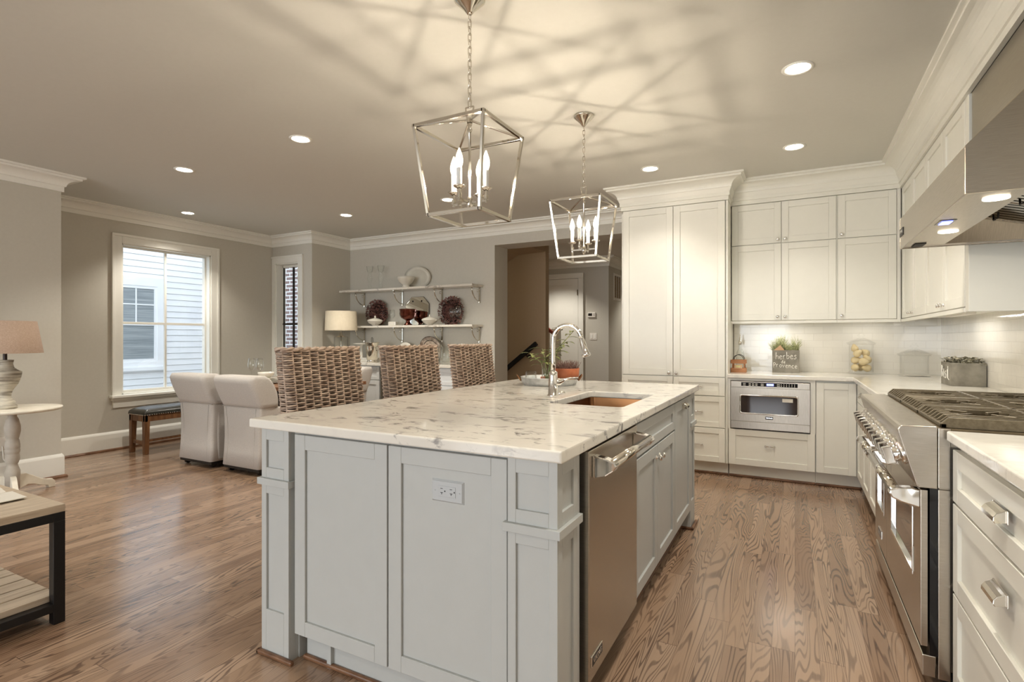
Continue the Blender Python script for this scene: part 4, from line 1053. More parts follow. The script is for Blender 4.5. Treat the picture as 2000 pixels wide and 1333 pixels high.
# under cabinet strip lights
for (x, y, sx, sy, lab, pw) in ((-0.11, 5.46, 0.35, 0.05, 'slim light strip under the wall cabinet above the herb planter', 0.5), (0.95, 4.45, 0.05, 0.5, 'slim light strip under the right wall cabinets', 0.5),
                            (0.55, 5.50, 0.2, 0.05, 'slim light strip under the corner wall cabinet', 0.2)):
    u = thing('under_cabinet_light', lab, 'light', (x, y, 1.37))
    m = W(u); m.box(x - sx / 2, x + sx / 2, y - sy / 2, y + sy / 2, 1.375, 1.39); m.build('housing', 'white_plastic', u)
    lamp_light(u, 'strip_light', (x, y, 1.372), pw, WARM, 'AREA', sx, sy=sy)

# ---------------------------------------------------------------- things on the worktops
FONT = {'h': [[(0.05, 1.5), (0.0, 0)], [(0.02, 0.55), (0.25, 0.8), (0.45, 0.7), (0.5, 0.0)]],
 'e': [[(0.05, 0.4), (0.5, 0.5), (0.42, 0.75), (0.2, 0.8), (0.02, 0.5), (0.08, 0.1), (0.3, 0.0), (0.52, 0.12)]],
 'r': [[(0.05, 0.8), (0.08, 0)], [(0.07, 0.5), (0.22, 0.78), (0.42, 0.78)]],
 'b': [[(0.02, 1.5), (0.05, 0.05)], [(0.05, 0.6), (0.3, 0.8), (0.5, 0.5), (0.35, 0.08), (0.05, 0.05)]],
 's': [[(0.45, 0.75), (0.2, 0.8), (0.08, 0.6), (0.4, 0.35), (0.4, 0.05), (0.15, -0.05), (0.0, 0.08)]],
 'd': [[(0.5, 1.4), (0.48, 0.0)], [(0.48, 0.6), (0.25, 0.8), (0.02, 0.5), (0.1, 0.05), (0.45, 0.12)]],
 'P': [[(0.05, 1.2), (0.1, -0.25)], [(0.0, 1.15), (0.4, 1.2), (0.55, 0.85), (0.35, 0.55), (0.08, 0.5)]],
 'o': [[(0.3, 0.8), (0.05, 0.6), (0.05, 0.2), (0.3, 0.0), (0.5, 0.25), (0.48, 0.65), (0.3, 0.8)]],
 'v': [[(0.0, 0.8), (0.22, 0.0), (0.5, 0.8)]],
 'n': [[(0.05, 0.8), (0.06, 0.0)], [(0.06, 0.55), (0.3, 0.8), (0.48, 0.6), (0.5, 0.0)]],
 'c': [[(0.5, 0.7), (0.25, 0.8), (0.03, 0.5), (0.1, 0.08), (0.35, 0.0), (0.52, 0.12)]],
 'B': [[(0.08, 1.4), (0.08, 0.0)], [(0.05, 1.4), (0.45, 1.25), (0.4, 0.85), (0.1, 0.75), (0.5, 0.6), (0.5, 0.2), (0.08, 0.0)]],
 'a': [[(0.02, 0.0), (0.25, 1.0), (0.5, 0.0)], [(0.1, 0.4), (0.42, 0.4)]],
 'i': [[(0.2, 1.0), (0.2, 0.0)]],
 'L': [[(0.08, 1.4), (0.05, 0.0), (0.55, -0.15)]]}
def chalk_text(m, text, org, ux, size, r, adv=0.66):
    org, ux = Vector(org), Vector(ux); x = 0
    for ch in text:
        if ch != ' ':
            for st_ in FONT[ch]: m.tube([org + ux * ((x + a) * size) + Vector((0, 0, b * size)) for a, b in st_], r, 5)
        x += adv if ch != 'i' else 0.4
def planter(name, label, x0, x1, y0, y1, h, z=0.914):
    t = thing(name, label, 'planter', ((x0 + x1) / 2, (y0 + y1) / 2, z)); m = W(t); g = 0.004
    m.box(x0, x1, y0, y0 + g, z, z + h); m.box(x0, x1, y1 - g, y1, z, z + h); m.box(x0 + 0.0005, x0 + g, y0 + g, y1 - g, z, z + h); m.box(x1 - g, x1 - 0.0005, y0 + g, y1 - g, z, z + h); m.box(x0 + g, x1 - g, y0 + g, y1 - g, z + 0.001, z + 0.01)
    m.box(x0 + g, x1 - g, y0 + g, y1 - g, z + h - 0.03, z + h - 0.022)
    m.build('box', 'zinc', t, bev=0.002); return t
hp = planter('herb_planter', 'square slate coloured box planter chalked with herbes de Provence', -0.185, 0.036, 5.47, 5.60, 0.205)
m = W(hp); Y = 5.4692
chalk_text(m, 'herbes', (-0.155, Y, 1.035), (1, 0, 0.04), 0.042, 0.0022, 0.70); chalk_text(m, 'de', (-0.110, Y, 0.998), (1, 0, 0), 0.022, 0.0018, 0.9); chalk_text(m, 'Provence', (-0.176, Y, 0.965), (1, 0, -0.06), 0.033, 0.0021, 0.76)
m.build('chalk_lettering', 'chalk', hp)
m = W(hp)
for i in range(420):
    x, y = random.uniform(-0.18, 0.03), random.uniform(5.478, 5.592); k = random.uniform(0.06, 0.16) * (0.8 + 0.3 * math.sin(x * 40)); dx, dy = random.uniform(-0.05, 0.05), random.uniform(-0.05, 0.04); z = 1.09
    m.tube([(x, y, z), (x + dx * 0.3, y + dy * 0.3, z + k * 0.6), (x + dx, y + dy, z + k)], [0.0018, 0.0016, 0.0006], 4)
    if i % 3 == 0: leaf(m, (x + dx * 0.7, y + dy * 0.7, z + k * 0.8), (dx, dy, 0.03), 0.02, 0.0025)
m.build('foliage', 'grass_green', hp)
m = W(hp); m.prism([(-0.172, 1.118), (-0.118, 1.166), (-0.082, 1.116)], 'y', 5.462, 5.464); m.build('paper_tag', 'kraft_paper', hp)
bz_ = planter('basil_planter', 'long grey metal box planter chalked Basil on its end', 0.905, 1.085, 4.45, 4.72, 0.152)
bz_.rotation_euler = (0, 0, 0)
m = W(bz_)
for i in range(480):
    x, y = random.uniform(0.91, 1.08), random.uniform(4.455, 4.715); a = random.uniform(0, 2 * PI); leaf(m, (x, y, 1.05 + random.uniform(0, 0.045)), (math.cos(a), math.sin(a), random.uniform(0.1, 1.0)), random.uniform(0.02, 0.04), 0.006, 0.4)
m.build('dried_leaves', 'dry_leaf', bz_)
m = W(bz_); 
chalk_text(m, 'BasiL', (0.9045, 4.705, 0.960), (0, -1, 0), 0.058, 0.0024, 0.85); m.build('chalk_lettering', 'chalk', bz_)

def jar(name, label, x, y, r, h, dome, fruit=False):
    z = 0.914; t = thing(name, label, 'jar', (x, y, z)); m = W(t)
    m.lathe([(0, z), (r * 1.12, z), (r * 1.14, z + 0.008), (r, z + 0.018), (r, z + h), (r * 1.14, z + h + 0.004), (r * 1.14, z + h + 0.012), (r - 0.005, z + h), (r - 0.005, z + 0.022), (0, z + 0.02)], (x, y, 0), n=40)
    m.build('vessel', 'jar_glass', t); zl = z + h + 0.013; R_ = r * 1.2
    m = W(t); m.lathe([(R_, zl), (R_, zl + 0.006), (R_ * 0.75, zl + dome * 0.45), (0.028, zl + dome), (0.014, zl + dome + 0.006), (0.014, zl + dome + 0.014), (0.030, zl + dome + 0.022), (0.022, zl + dome + 0.034), (0.010, zl + dome + 0.038), (0.016, zl + dome + 0.048), (0, zl + dome + 0.056)], (x, y, 0), n=32)
    m.lathe([(R_, zl), (R_ * 0.7, zl + dome * 0.36), (0, zl + dome * 0.85)], (x, y, 0), n=32); m.build('lid', 'jar_glass', t); return t
jar('glass_jar', 'tall lidded glass jar filled with pears in the corner', 0.51, 5.55, 0.092, 0.255, 0.045)
jar('glass_jar', 'short empty lidded glass jar beside the basil planter', 0.872, 5.47, 0.098, 0.165, 0.045)
def pear(i, c, s, rot, label):
    m = M(c); m.lathe([(0, -0.034), (0.02, -0.031), (0.032, -0.016), (0.035, 0.0), (0.030, 0.018), (0.019, 0.034), (0.015, 0.043), (0.008, 0.049), (0, 0.050)], (0, 0, 0), n=20)
    m.tube([(0, 0, 0.048), (0.003, 0, 0.062)], 0.0018, 5)
    mt = Matrix.Translation(c) @ Matrix.Rotation(rot[0], 4, 'X') @ Matrix.Rotation(rot[1], 4, 'Y') @ Matrix.Scale(s, 4)
    m.xf(0, mt); return tag(m.build('pear', 'pear_skin'), label, 'fruit', 'pears in the tall jar')
jx, jy = 0.51, 5.55
PE = [((-0.045, -0.03, 0.972), 1.1, (1.5, 0.3), 'pear at the bottom left of the tall jar, against the glass'), ((0.040, -0.032, 0.970), 1.1, (1.4, -0.9), 'pear at the bottom right of the tall jar, against the glass'),
      ((0.0, 0.042, 0.972), 1.1, (0.3, 1.5), 'pear at the bottom of the tall jar, hidden behind the front ones'), ((-0.042, 0.005, 1.035), 1.12, (1.2, 1.0), 'pear at the left of the second layer in the tall jar'),
      ((0.01, -0.045, 1.025), 1.1, (1.6, 1.2), 'pear lying across the front of the tall jar at mid height'), ((0.046, 0.005, 1.042), 1.12, (0.3, -0.5), 'pear at the right of the second layer in the tall jar'),
      ((-0.03, -0.02, 1.093), 1.05, (0.5, 0.8), 'pear in the upper layer, left of centre in the tall jar'), ((0.035, 0.015, 1.098), 1.05, (0.6, -0.8), 'pear in the upper layer, right side of the tall jar'),
      ((-0.045, 0.02, 1.135), 1.0, (0.1, -0.25), 'topmost pear standing stem up in the tall jar')]
for i, (c, s, rt, lab) in enumerate(PE): pear(i, (jx + c[0], jy + c[1], c[2]), s * 0.84, rt, lab)

cd = thing('wooden_caddy', 'small slatted wooden caddy with wire handles beside the pantry', 'caddy', (-0.458, 5.36, 0.914))
m = W(cd); x0_, x1_, y0_, y1_ = -0.522, -0.395, 5.30, 5.42
m.box(x0_, x1_, y0_, y1_, 0.914, 0.922)
for (za, zb_) in ((0.918, 0.955), (0.995, 1.030)):
    m.box(x0_, x1_, y0_, y0_ + 0.008, za, zb_); m.box(x0_, x1_, y1_ - 0.008, y1_, za, zb_); m.box(x0_ + 0.0005, x0_ + 0.008, y0_ + 0.008, y1_ - 0.008, za, zb_); m.box(x1_ - 0.008, x1_ - 0.0005, y0_ + 0.008, y1_ - 0.008, za, zb_)
for xx in (x0_ + 0.01, x1_ - 0.02):
    for yy in (y0_ + 0.008, y1_ - 0.016): m.box(xx, xx + 0.010, yy, yy + 0.008, 0.918, 1.03)
m.build('crate', 'crate_wood', cd, bev=0.0015)
m = W(cd); m.box(x0_ + 0.03, x1_ - 0.03, y0_ - 0.003, y0_, 0.952, 0.985); m.build('label_panel', 'kraft_paper', cd)
m = W(cd); m.box(x0_ + 0.045, x1_ - 0.045, y0_ - 0.004, y0_ - 0.002, 0.960, 0.977); m.build('label_print', 'lime_label', cd)
for yy in (y0_ + 0.004, y1_ - 0.004):
    m = W(cd); m.tube([(-0.4585 + 0.045 * math.cos(t), yy, 1.03 + 0.045 * math.sin(t)) for t in [PI * i / 14 for i in range(15)]], 0.0028, 6); m.build('wire_handle', 'black_metal', cd)
bt = thing('glass_bottle', 'slim clear bottle with a pourer behind the wooden caddy', 'bottle', (-0.46, 5.50, 0.914))
m = W(bt); m.lathe([(0, 0.914), (0.036, 0.914), (0.038, 0.93), (0.038, 1.06), (0.03, 1.10), (0.013, 1.13), (0.012, 1.17), (0.014, 1.175), (0.011, 1.175), (0.011, 1.13), (0.028, 1.095), (0.035, 1.05), (0.035, 0.925), (0, 0.92)], (-0.46, 5.50, 0), n=24); m.build('body', 'clear_glassware', bt)
m = W(bt); m.lathe([(0.010, 1.165), (0.015, 1.178), (0.015, 1.20), (0.007, 1.21), (0.005, 1.255), (0.007, 1.262), (0, 1.262)], (-0.46, 5.50, 0), n=14); m.build('pourer', 'nickel', bt)

# ================================================================ ceiling lights
def pendant(name, label, x, y):
    t = thing(name, label, 'pendant light', (x, y, 1.738), 0, 'lantern pendants over the island'); zt, zb, za = 2.098, 1.738, 2.150; a, b = 0.165, 0.124; w = 0.0135
    m = W(t); m.lathe([(0, CEIL), (0.066, CEIL), (0.066, CEIL - 0.010), (0.060, CEIL - 0.016), (0.022, CEIL - 0.052), (0.016, CEIL - 0.062), (0.008, CEIL - 0.07), (0, CEIL - 0.07)], (x, y, 0), n=28); m.build('canopy', 'nickel', t)
    m = W(t); z = CEIL - 0.068; k = 0; zend = za + 0.055; nl = 14; step = (z - zend) / nl
    for i in range(nl):
        c = z - step * (i + 0.5); L = step * 0.5 + 0.0035; hw = 0.0075; r = 0.0023
        loop = [(hw * math.cos(q), (L - hw) * (1 if math.sin(q) >= 0 else -1) + hw * math.sin(q)) for q in [2 * PI * j / 14 for j in range(14)]]
        m.tube([(x + (p if i % 2 else 0), y + (0 if i % 2 else p), c + q) for p, q in loop], r, 6, closed=True)
    m.build('chain', 'nickel', t)
    m = W(t); q = 0.006
    for (p0, p1) in (((-0.020, zend), (0.020, zend)), ((-0.020, zend), (-0.012, za)), ((0.020, zend), (0.012, za))):
        m.bar((x + p0[0], y, p0[1]), (x + p1[0], y, p1[1]), q)
    m.build('hanger', 'nickel', t, bev=0.001)
    m = W(t)
    T = [(x + sx * a, y + sy * a, zt) for sx, sy in ((-1, -1), (1, -1), (1, 1), (-1, 1))]; B = [(x + sx * b, y + sy * b, zb) for sx, sy in ((-1, -1), (1, -1), (1, 1), (-1, 1))]
    for i in range(4):
        m.bar(T[i], T[(i + 1) % 4], w); m.bar(B[i], B[(i + 1) % 4], w); m.bar(T[i], B[i], w * 0.9); m.bar(T[i], (x, y, za), w * 0.6)
    for c, s in ((T, 1), (B, 1)):
        for p in c: m.box(p[0] - w / 2, p[0] + w / 2, p[1] - w / 2, p[1] + w / 2, p[2] - w / 2, p[2] + w / 2)
    m.lathe([(0.012, za - 0.012), (0.012, za + 0.008), (0, za + 0.008)], (x, y, 0), n=14)
    m.build('lantern_frame', 'nickel', t, bev=0.0012)
    m = W(t); m.lathe([(0.006, za - 0.012), (0.011, za - 0.018), (0.006, za - 0.03), (0.012, za - 0.042), (0.006, za - 0.056), (0.0052, 1.83), (0.010, 1.825), (0.013, 1.812), (0.013, 1.786), (0.008, 1.778), (0.008, 1.77), (0, 1.768)], (x, y, 0), n=16); m.build('stem', 'nickel', t)
    for k in range(4):
        ax, ay = math.cos(PI / 2 * k), math.sin(PI / 2 * k); cx, cy = x + ax * 0.08, y + ay * 0.08
        m = W(t); m.bar((x, y, 1.80), (cx, cy, 1.80), 0.008); m.cyl((cx, cy, 1.792), (cx, cy, 1.842), 0.0055); m.cyl((cx, cy, 1.805), (cx, cy, 1.822), 0.010)
        m.lathe([(0.010, 1.842), (0.024, 1.848), (0.026, 1.853), (0.014, 1.853), (0, 1.853)], (cx, cy, 0), n=18); am = m.build('arm', 'nickel', t)
        m = W(t); m.cyl((cx, cy, 1.853), (cx, cy, 1.925), 0.0115); m.build('candle_sleeve', 'candle_white', am)
        m = W(t); m.lathe([(0.0085, 1.925), (0.0145, 1.942), (0.0165, 1.957), (0.0135, 1.975), (0.007, 1.995), (0.002, 2.008), (0, 2.009)], (cx, cy, 0), n=16); m.build('bulb', 'bulb', am)
        m = W(t); m.cyl((cx, cy, 1.950), (cx, cy, 1.966), 0.003, n=8); m.build('filament', 'filament', am)
    return t
pendant('pendant_lantern', 'polished nickel lantern pendant nearer the camera, large in view', -1.215, 1.917)
pendant('pendant_lantern', 'polished nickel lantern pendant farther away over the tap', -1.205, 3.273)

def downlight(x, y, label, power):
    t = thing('recessed_light', label, 'ceiling light', (x, y, CEIL), 0, 'recessed ceiling lights')
    m = W(t); m.lathe([(0.078, CEIL), (0.078, CEIL - 0.004), (0.066, CEIL - 0.006), (0.058, CEIL - 0.002), (0.058, CEIL)], (x, y, 0), n=32); m.build('trim_ring', 'trim_paint', t)
    m = W(t); m.lathe([(0, CEIL - 0.0022), (0.060, CEIL - 0.0022)], (x, y, 0), n=32); m.lathe([(0.060, CEIL - 0.0022), (0.060, CEIL - 0.0005)], (x, y, 0), n=32); m.build('lens', 'lamp_disc', t)
    lamp_light(t, 'spot_light', (x, y, CEIL - 0.02), power, WARM, 'SPOT', 0.05, R(115), 0.6)
DL = 34
for (x, y, lab, k) in ((-4.60, 2.73, 'recessed ceiling light over the open floor in front of the two armchairs', 1.2), (-3.15, 2.70, 'recessed ceiling light between the armchairs and the near pendant', 0.9),
                       (-6.15, 3.69, 'recessed ceiling light close to the tall dining window', 1.1), (-4.63, 4.62, 'recessed ceiling light in front of the shelf wall', 1.3),
                       (-3.18, 4.60, 'recessed ceiling light seen through the near lantern', 1.1), (-1.085, 4.56, 'recessed ceiling light in front of the tall pantry', 0.35),
                       (-0.005, 4.54, 'recessed ceiling light in front of the wall cabinets over the microwave', 0.5), (0.013, 3.227, 'recessed ceiling light closest to the hood, largest in view', 0.8)):
    downlight(x, y, lab, DL * k)
for (x, y, lab) in ((-0.1, 1.4, 'recessed ceiling light over the aisle beside the near drawers'), (-4.6, 0.4, 'recessed ceiling light over the sofa side of the room')):
    downlight(x, y, lab, DL)
for (x, y, lab) in ((-2.6, -1.6, 'added unseen ceiling light over the middle of the family room'), (-0.2, -0.9, 'added unseen ceiling light behind the near drawers')):
    downlight(x, y, lab, DL * 1.2)  # two added lights behind the camera, lifting the bounce on the ceiling
downlight(-3.75, 8.3, 'recessed ceiling light in the hall beyond the opening', 42)
downlight(-2.2, 10.4, 'added unseen ceiling light at the end of the hall', 45)  # added out of view to brighten the otherwise black side passage
downlight(-4.3, 6.7, 'recessed ceiling light over the stair beside the opening', 22)

# ================================================================ hall
dr = struct_root('door_1', (-3.78, 9.08, 0)); m = W(dr)
shaker(m, 'S', 9.055, -4.16, -3.445, 0.01, 2.30, 0.11, t=0.035, r=0.012); m.build('door_leaf', 'trim_paint', dr)
m = W(dr); m.box(-4.26, -4.165, 9.06, 9.10, 0, 2.305); m.box(-3.44, -3.345, 9.05, 9.10, 0, 2.305); m.box(-4.26, -3.345, 9.05, 9.10, 2.305, 2.40); m.build('casing', 'trim_paint', dr, bev=0.004)
m = W(dr); m.box(-3.455, -3.44, 9.035, 9.05, 2.0, 2.10); m.box(-3.455, -3.44, 9.035, 9.05, 0.3, 0.4); m.build('hinge', 'nickel', dr)
tm = thing('thermostat', 'small white thermostat with dark screen on the hall wall', 'thermostat', (-3.19, 9.1, 1.62)); m = W(tm); m.box(-3.27, -3.125, 9.072, 9.10, 1.60, 1.685); m.build('case', 'white_plastic', tm, bev=0.005)
m = W(tm); m.box(-3.258, -3.185, 9.070, 9.073, 1.625, 1.672); m.build('screen', 'black_gloss', tm)
m = W(tm)
for i in range(2):
    for k in range(2): m.box(-3.165 + i * 0.016, -3.155 + i * 0.016, 9.069, 9.073, 1.625 + k * 0.025, 1.64 + k * 0.025)
m.build('button', 'zinc', tm)
sw = thing('light_switch', 'white double rocker light switch on the hall wall', 'switch', (-3.17, 9.1, 1.26)); m = W(sw); m.box(-3.235, -3.105, 9.092, 9.10, 1.20, 1.32); m.build('cover_plate', 'white_plastic', sw, bev=0.002)
for xx in (-3.20, -3.14):
    m = W(sw); m.box(xx - 0.017, xx + 0.017, 9.087, 9.093, 1.225, 1.295); m.build('rocker', 'trim_paint', sw, bev=0.002)
vn = thing('wall_vent', 'white framed air return grille on the hall side wall', 'vent', (-2.88, 9.6, 2.15)); m = W(vn); X = -2.89
m.box(X, X + 0.012, 9.38, 9.42, 1.92, 2.40); m.box(X, X + 0.012, 9.79, 9.83, 1.92, 2.40); m.box(X, X + 0.012, 9.42, 9.79, 1.92, 1.96); m.box(X, X + 0.012, 9.42, 9.79, 2.36, 2.40)
m.box(X, X + 0.010, 9.535, 9.55, 1.94, 2.38); m.box(X, X + 0.010, 9.665, 9.68, 1.94, 2.38); m.build('frame', 'white_plastic', vn)
m = W(vn); m.box(X, X + 0.002, 9.42, 9.79, 1.96, 2.36); m.build('backing', 'gap_dark', vn)
m = W(vn)
for k in range(14): m.prism([(X + 0.002, 1.965 + k * 0.028), (X + 0.010, 1.975 + k * 0.028), (X + 0.010, 1.980 + k * 0.028), (X + 0.002, 1.972 + k * 0.028)], 'y', 9.42, 9.79)
m.build('louvres', 'hall_paint', vn)
hr = thing('handrail', 'black wooden handrail on wall brackets going down the stair', 'handrail', (-3.7, 7.25, 0.95)); m = W(hr)
m.bar((-4.35, 7.24, 0.42), (-3.41, 7.24, 1.155), 0.05, 0.07); m.build('rail', 'black_gloss', hr, bev=0.012)
m = W(hr); m.tube([(-3.60, 7.24, 0.985), (-3.575, 7.26, 0.955), (-3.56, 7.30, 0.95)], 0.012, 8); m.lathe([(0.028, 0), (0.028, 0.008), (0, 0.01)], (-3.56, 7.30, 0.95), (0, -1, 0), 14); m.build('bracket', 'dark_wood', hr)
bl = thing('stair_banister', 'white newel post with a red mahogany handrail in the hall', 'banister', (-3.71, 8.6, 0)); m = W(bl)
m.box(-3.60, -3.50, 8.30, 8.40, 0, 1.36); m.box(-3.612, -3.488, 8.288, 8.412, 1.05, 1.075); m.box(-3.612, -3.488, 8.288, 8.412, 0.0, 0.18); m.box(-3.625, -3.475, 8.275, 8.425, 1.36, 1.385); m.box(-3.61, -3.49, 8.29, 8.41, 1.385, 1.41); m.build('newel_post', 'trim_paint', bl, bev=0.003)
m = W(bl); m.bar((-3.60, 8.35, 1.30), (-4.55, 8.35, 1.98), 0.06, 0.055); m.build('rail', 'mahogany', bl, bev=0.012)
for k in range(6):
    xx = -3.70 - 0.13 * k; m = W(bl); m.box(xx - 0.015, xx + 0.015, 8.335, 8.365, 0.1 + k * 0.09, 1.33 + (k * 0.13 + 0.1) * 0.716 - 0.03); m.build('baluster', 'trim_paint', bl)

# ================================================================ dining end
bn = thing('window_bench', 'wooden bench with black leather seat under the tall window', 'bench', (-6.19, 3.76, 0))
m = W(bn); xa, xb, ya, yb = -6.345, -6.045, 3.175, 4.35
rings = []
for (zz, ins) in ((0.41, 0.0), (0.425, -0.006), (0.45, 0.0), (0.475, 0.03), (0.49, 0.075), (0.493, 0.11)): rings.append([(a, b, zz) for a, b in rrect(xa - 0.006 + ins, xb + 0.006 - ins, ya - 0.006 + ins, yb + 0.006 - ins, 0.02 + max(0, ins) * 0.25, 4)])
m.loft(rings); m.build('seat', 'black_leather', bn)
m = W(bn); m.box(xb - 0.03, xb - 0.004, ya, yb, 0.345, 0.412); m.box(xa + 0.004, xa + 0.03, ya, yb, 0.345, 0.412); m.box(xa, xb, ya + 0.004, ya + 0.03, 0.345, 0.412); m.box(xa, xb, yb - 0.03, yb - 0.004, 0.345, 0.412); m.build('apron', 'oak_brown', bn)
m = W(bn)
yy = ya
while yy < yb + 0.001: m.ball((xb + 0.006, yy, 0.416), 0.0065, n=6); yy += 0.0235
xx = xa
while xx < xb: m.ball((xx, ya - 0.006, 0.416), 0.0065, n=6); xx += 0.0235
m.build('nail_trim', 'nickel', bn)
for (lx, ly) in ((xb, ya), (xa, ya), (xb, yb), (xa, yb)):
    sx = -1 if lx == xb else 1; sy = 1 if ly == ya else -1; m = W(bn)
    t0 = [(lx, ly), (lx + sx * 0.055, ly), (lx + sx * 0.055, ly + sy * 0.055), (lx, ly + sy * 0.055)]; t1 = [(lx, ly), (lx + sx * 0.042, ly), (lx + sx * 0.042, ly + sy * 0.042), (lx, ly + sy * 0.042)]
    m.loft([[(a, b, 0.41) for a, b in t0], [(a, b, 0.0) for a, b in t1]], smooth=False); m.build('leg', 'oak_brown', bn, bev=0.002)
m = W(bn); m.box(xa + 0.045, xb - 0.045, ya + 0.012, ya + 0.034, 0.10, 0.135); m.box(xa + 0.045, xb - 0.045, yb - 0.034, yb - 0.012, 0.10, 0.135); m.box((xa + xb) / 2 - 0.012, (xa + xb) / 2 + 0.012, ya + 0.03, yb - 0.03, 0.105, 0.13); m.build('stretcher', 'oak_brown', bn)

def armchair(label):
    """slipcovered dining armchair facing +y, origin under the seat centre"""
    t = thing('dining_armchair', label, 'armchair', (0, 0, 0), 0, 'linen armchairs round the dining table'); w = 0.262
    def ring(z, y0, y1, hw, r=0.035): return [(a, b, z) for a, b in rrect(-hw, hw, y0, y1, r, 3)]
    m = M(); m.loft([ring(0.065, -0.25, 0.28, w * 0.9), ring(0.25, -0.24, 0.29, w * 0.9), ring(0.40, -0.24, 0.30, w * 0.9), ring(0.445, -0.23, 0.29, w * 0.88)]); m.build('base', 'linen', t)
    m = M(); m.loft([ring(0.44, -0.10, 0.28, w * 0.70, 0.05), ring(0.47, -0.10, 0.30, w * 0.74, 0.05), ring(0.50, -0.10, 0.29, w * 0.72, 0.05), ring(0.515, -0.09, 0.26, w * 0.62, 0.05)]); m.build('seat_cushion', 'linen', t)
    # back: upright lower part, upper part raked backwards and scooped
    m = M(); pr = [(0.065, -0.302, -0.10, w * 0.99), (0.20, -0.292, -0.10, w * 0.975), (0.34, -0.287, -0.10, w * 0.97), (0.48, -0.287, -0.10, w * 0.98), (0.60, -0.290, -0.115, w), (0.612, -0.289, -0.112, w * 1.0)]
    m.loft([ring(z, a, b, h, 0.03) for z, a, b, h in pr])
    rr = []
    for k in range(9):
        q = k / 8; z = 0.605 + 0.285 * q; a = -0.292 - 0.115 * q - 0.010 * math.sin(PI * q); b = -0.085 - 0.105 * q + 0.035 * math.sin(PI * q); s = 1.0 if k < 7 else 0.985
        if k == 8: a += 0.03; b -= 0.03; z -= 0.0
        rr.append(ring(z, a, b, (w + 0.012) * s, 0.05))
    m.loft(rr); m.build('backrest', 'linen', t)
    for s in (-1, 1):
        m = M(); y = [(-0.24, 0.068), (-0.24, 0.60), (-0.14, 0.607), (-0.05, 0.597), (0.10, 0.578), (0.22, 0.567), (0.262, 0.54), (0.275, 0.30), (0.285, 0.068)]
        m.prism(y, 'x', s * w * 0.72, s * w * 0.992); m.build('arm', 'linen', t, bev=0.02, seg=3)
    m = M()
    for s in (-1, 1):
        m.tube([(s * w * 0.72, -0.300, 0.07), (s * w * 0.70, -0.288, 0.25), (s * w * 0.72, -0.288, 0.45), (s * w * 0.80, -0.292, 0.598)], 0.0035, 5)
    m.tube([(-w * 0.98, -0.292, 0.604), (0, -0.294, 0.602), (w * 0.98, -0.292, 0.604)], 0.0035, 5); m.build('seam', 'linen', t)
    for sx in (-1, 1):
        for y in (-0.24, 0.23):
            m = M(); m.cyl((sx * 0.20 - 0.012, y, 0.027), (sx * 0.20 + 0.012, y, 0.027), 0.027, n=14); m.cyl((sx * 0.20, y, 0.03), (sx * 0.20, y, 0.07), 0.012); m.build('caster', 'black_gloss', t)
    m = M(); m.box(-0.245, 0.245, -0.288, 0.265, 0.036, 0.068); m.build('underframe', 'black_metal', t)
    return t
A1 = armchair('linen slipcovered dining armchair nearer the window bench, back to the camera'); A1.location = (-5.09, 3.415, 0)
dup(A1, (-4.43, 3.425, 0), 'linen slipcovered dining armchair nearer the kitchen island, back to the camera')
dup(A1, (-4.70, 4.48, 0), 'linen dining armchair across the table, glimpsed beside the first bar stool', PI)
dup(A1, (-5.45, 4.48, 0), 'linen dining armchair across the table on the window side', PI)

dt = thing('dining_table', 'dark wood dining table between the armchairs', 'table', (-4.95, 3.93, 0))
m = W(dt); m.box(-5.75, -4.13, 3.46, 4.42, 0.725, 0.76); m.build('tabletop', 'table_wood', dt, bev=0.005)
m = W(dt); m.box(-5.60, -4.27, 3.56, 3.59, 0.63, 0.725); m.box(-5.60, -4.27, 4.29, 4.32, 0.63, 0.725); m.box(-5.60, -5.57, 3.56, 4.32, 0.63, 0.725); m.box(-4.30, -4.27, 3.56, 4.32, 0.63, 0.725); m.build('apron', 'dark_wood', dt)
for xx in (-5.50, -4.38):
    for yy_ in (3.90, 3.98)[:1]:
        m = W(dt); m.lathe([(0.07, 0.63), (0.055, 0.60), (0.075, 0.5), (0.09, 0.38), (0.06, 0.25), (0.075, 0.2), (0.075, 0.08)], (xx, 3.94, 0), n=20); m.box(xx - 0.05, xx + 0.05, 3.62, 4.26, 0.0, 0.08); m.build('leg', 'dark_wood', dt)
def wine_glass(loc, label, h=0.24, group=None, name='wine_glass'):
    m = M(loc); x, y, z = loc
    m.lathe([(0, z), (0.036, z), (0.036, z + 0.002), (0.006, z + 0.006), (0.004, z + h * 0.40), (0.012, z + h * 0.44), (0.034, z + h * 0.56), (0.040, z + h * 0.68), (0.036, z + h * 0.85), (0.030, z + h), (0.0285, z + h), (0.034, z + h * 0.85), (0.038, z + h * 0.68), (0.032, z + h * 0.57), (0, z + h * 0.46)], (x, y, 0), n=24)
    return tag(m.build(name, 'clear_glassware'), label, 'glass', group)
wine_glass((-5.27, 3.86, 0.76), 'wine glass on the dining table, nearer the window', 0.25, 'wine glasses on the dining table')
wine_glass((-5.16, 3.88, 0.76), 'wine glass on the dining table, nearer the stack of plates', 0.25, 'wine glasses on the dining table')
def plate(loc, r, label, h=0.014, group=None, mt='ceramic_white', name='plate'):
    x, y, z = loc; m = M(loc)
    m.lathe([(0, z), (r * 0.62, z), (r * 0.68, z + 0.004), (r, z + h), (r, z + h + 0.003), (r * 0.66, z + 0.008), (0, z + 0.006)], (x, y, 0), n=32)
    return tag(m.build(name, mt), label, 'plate', group)
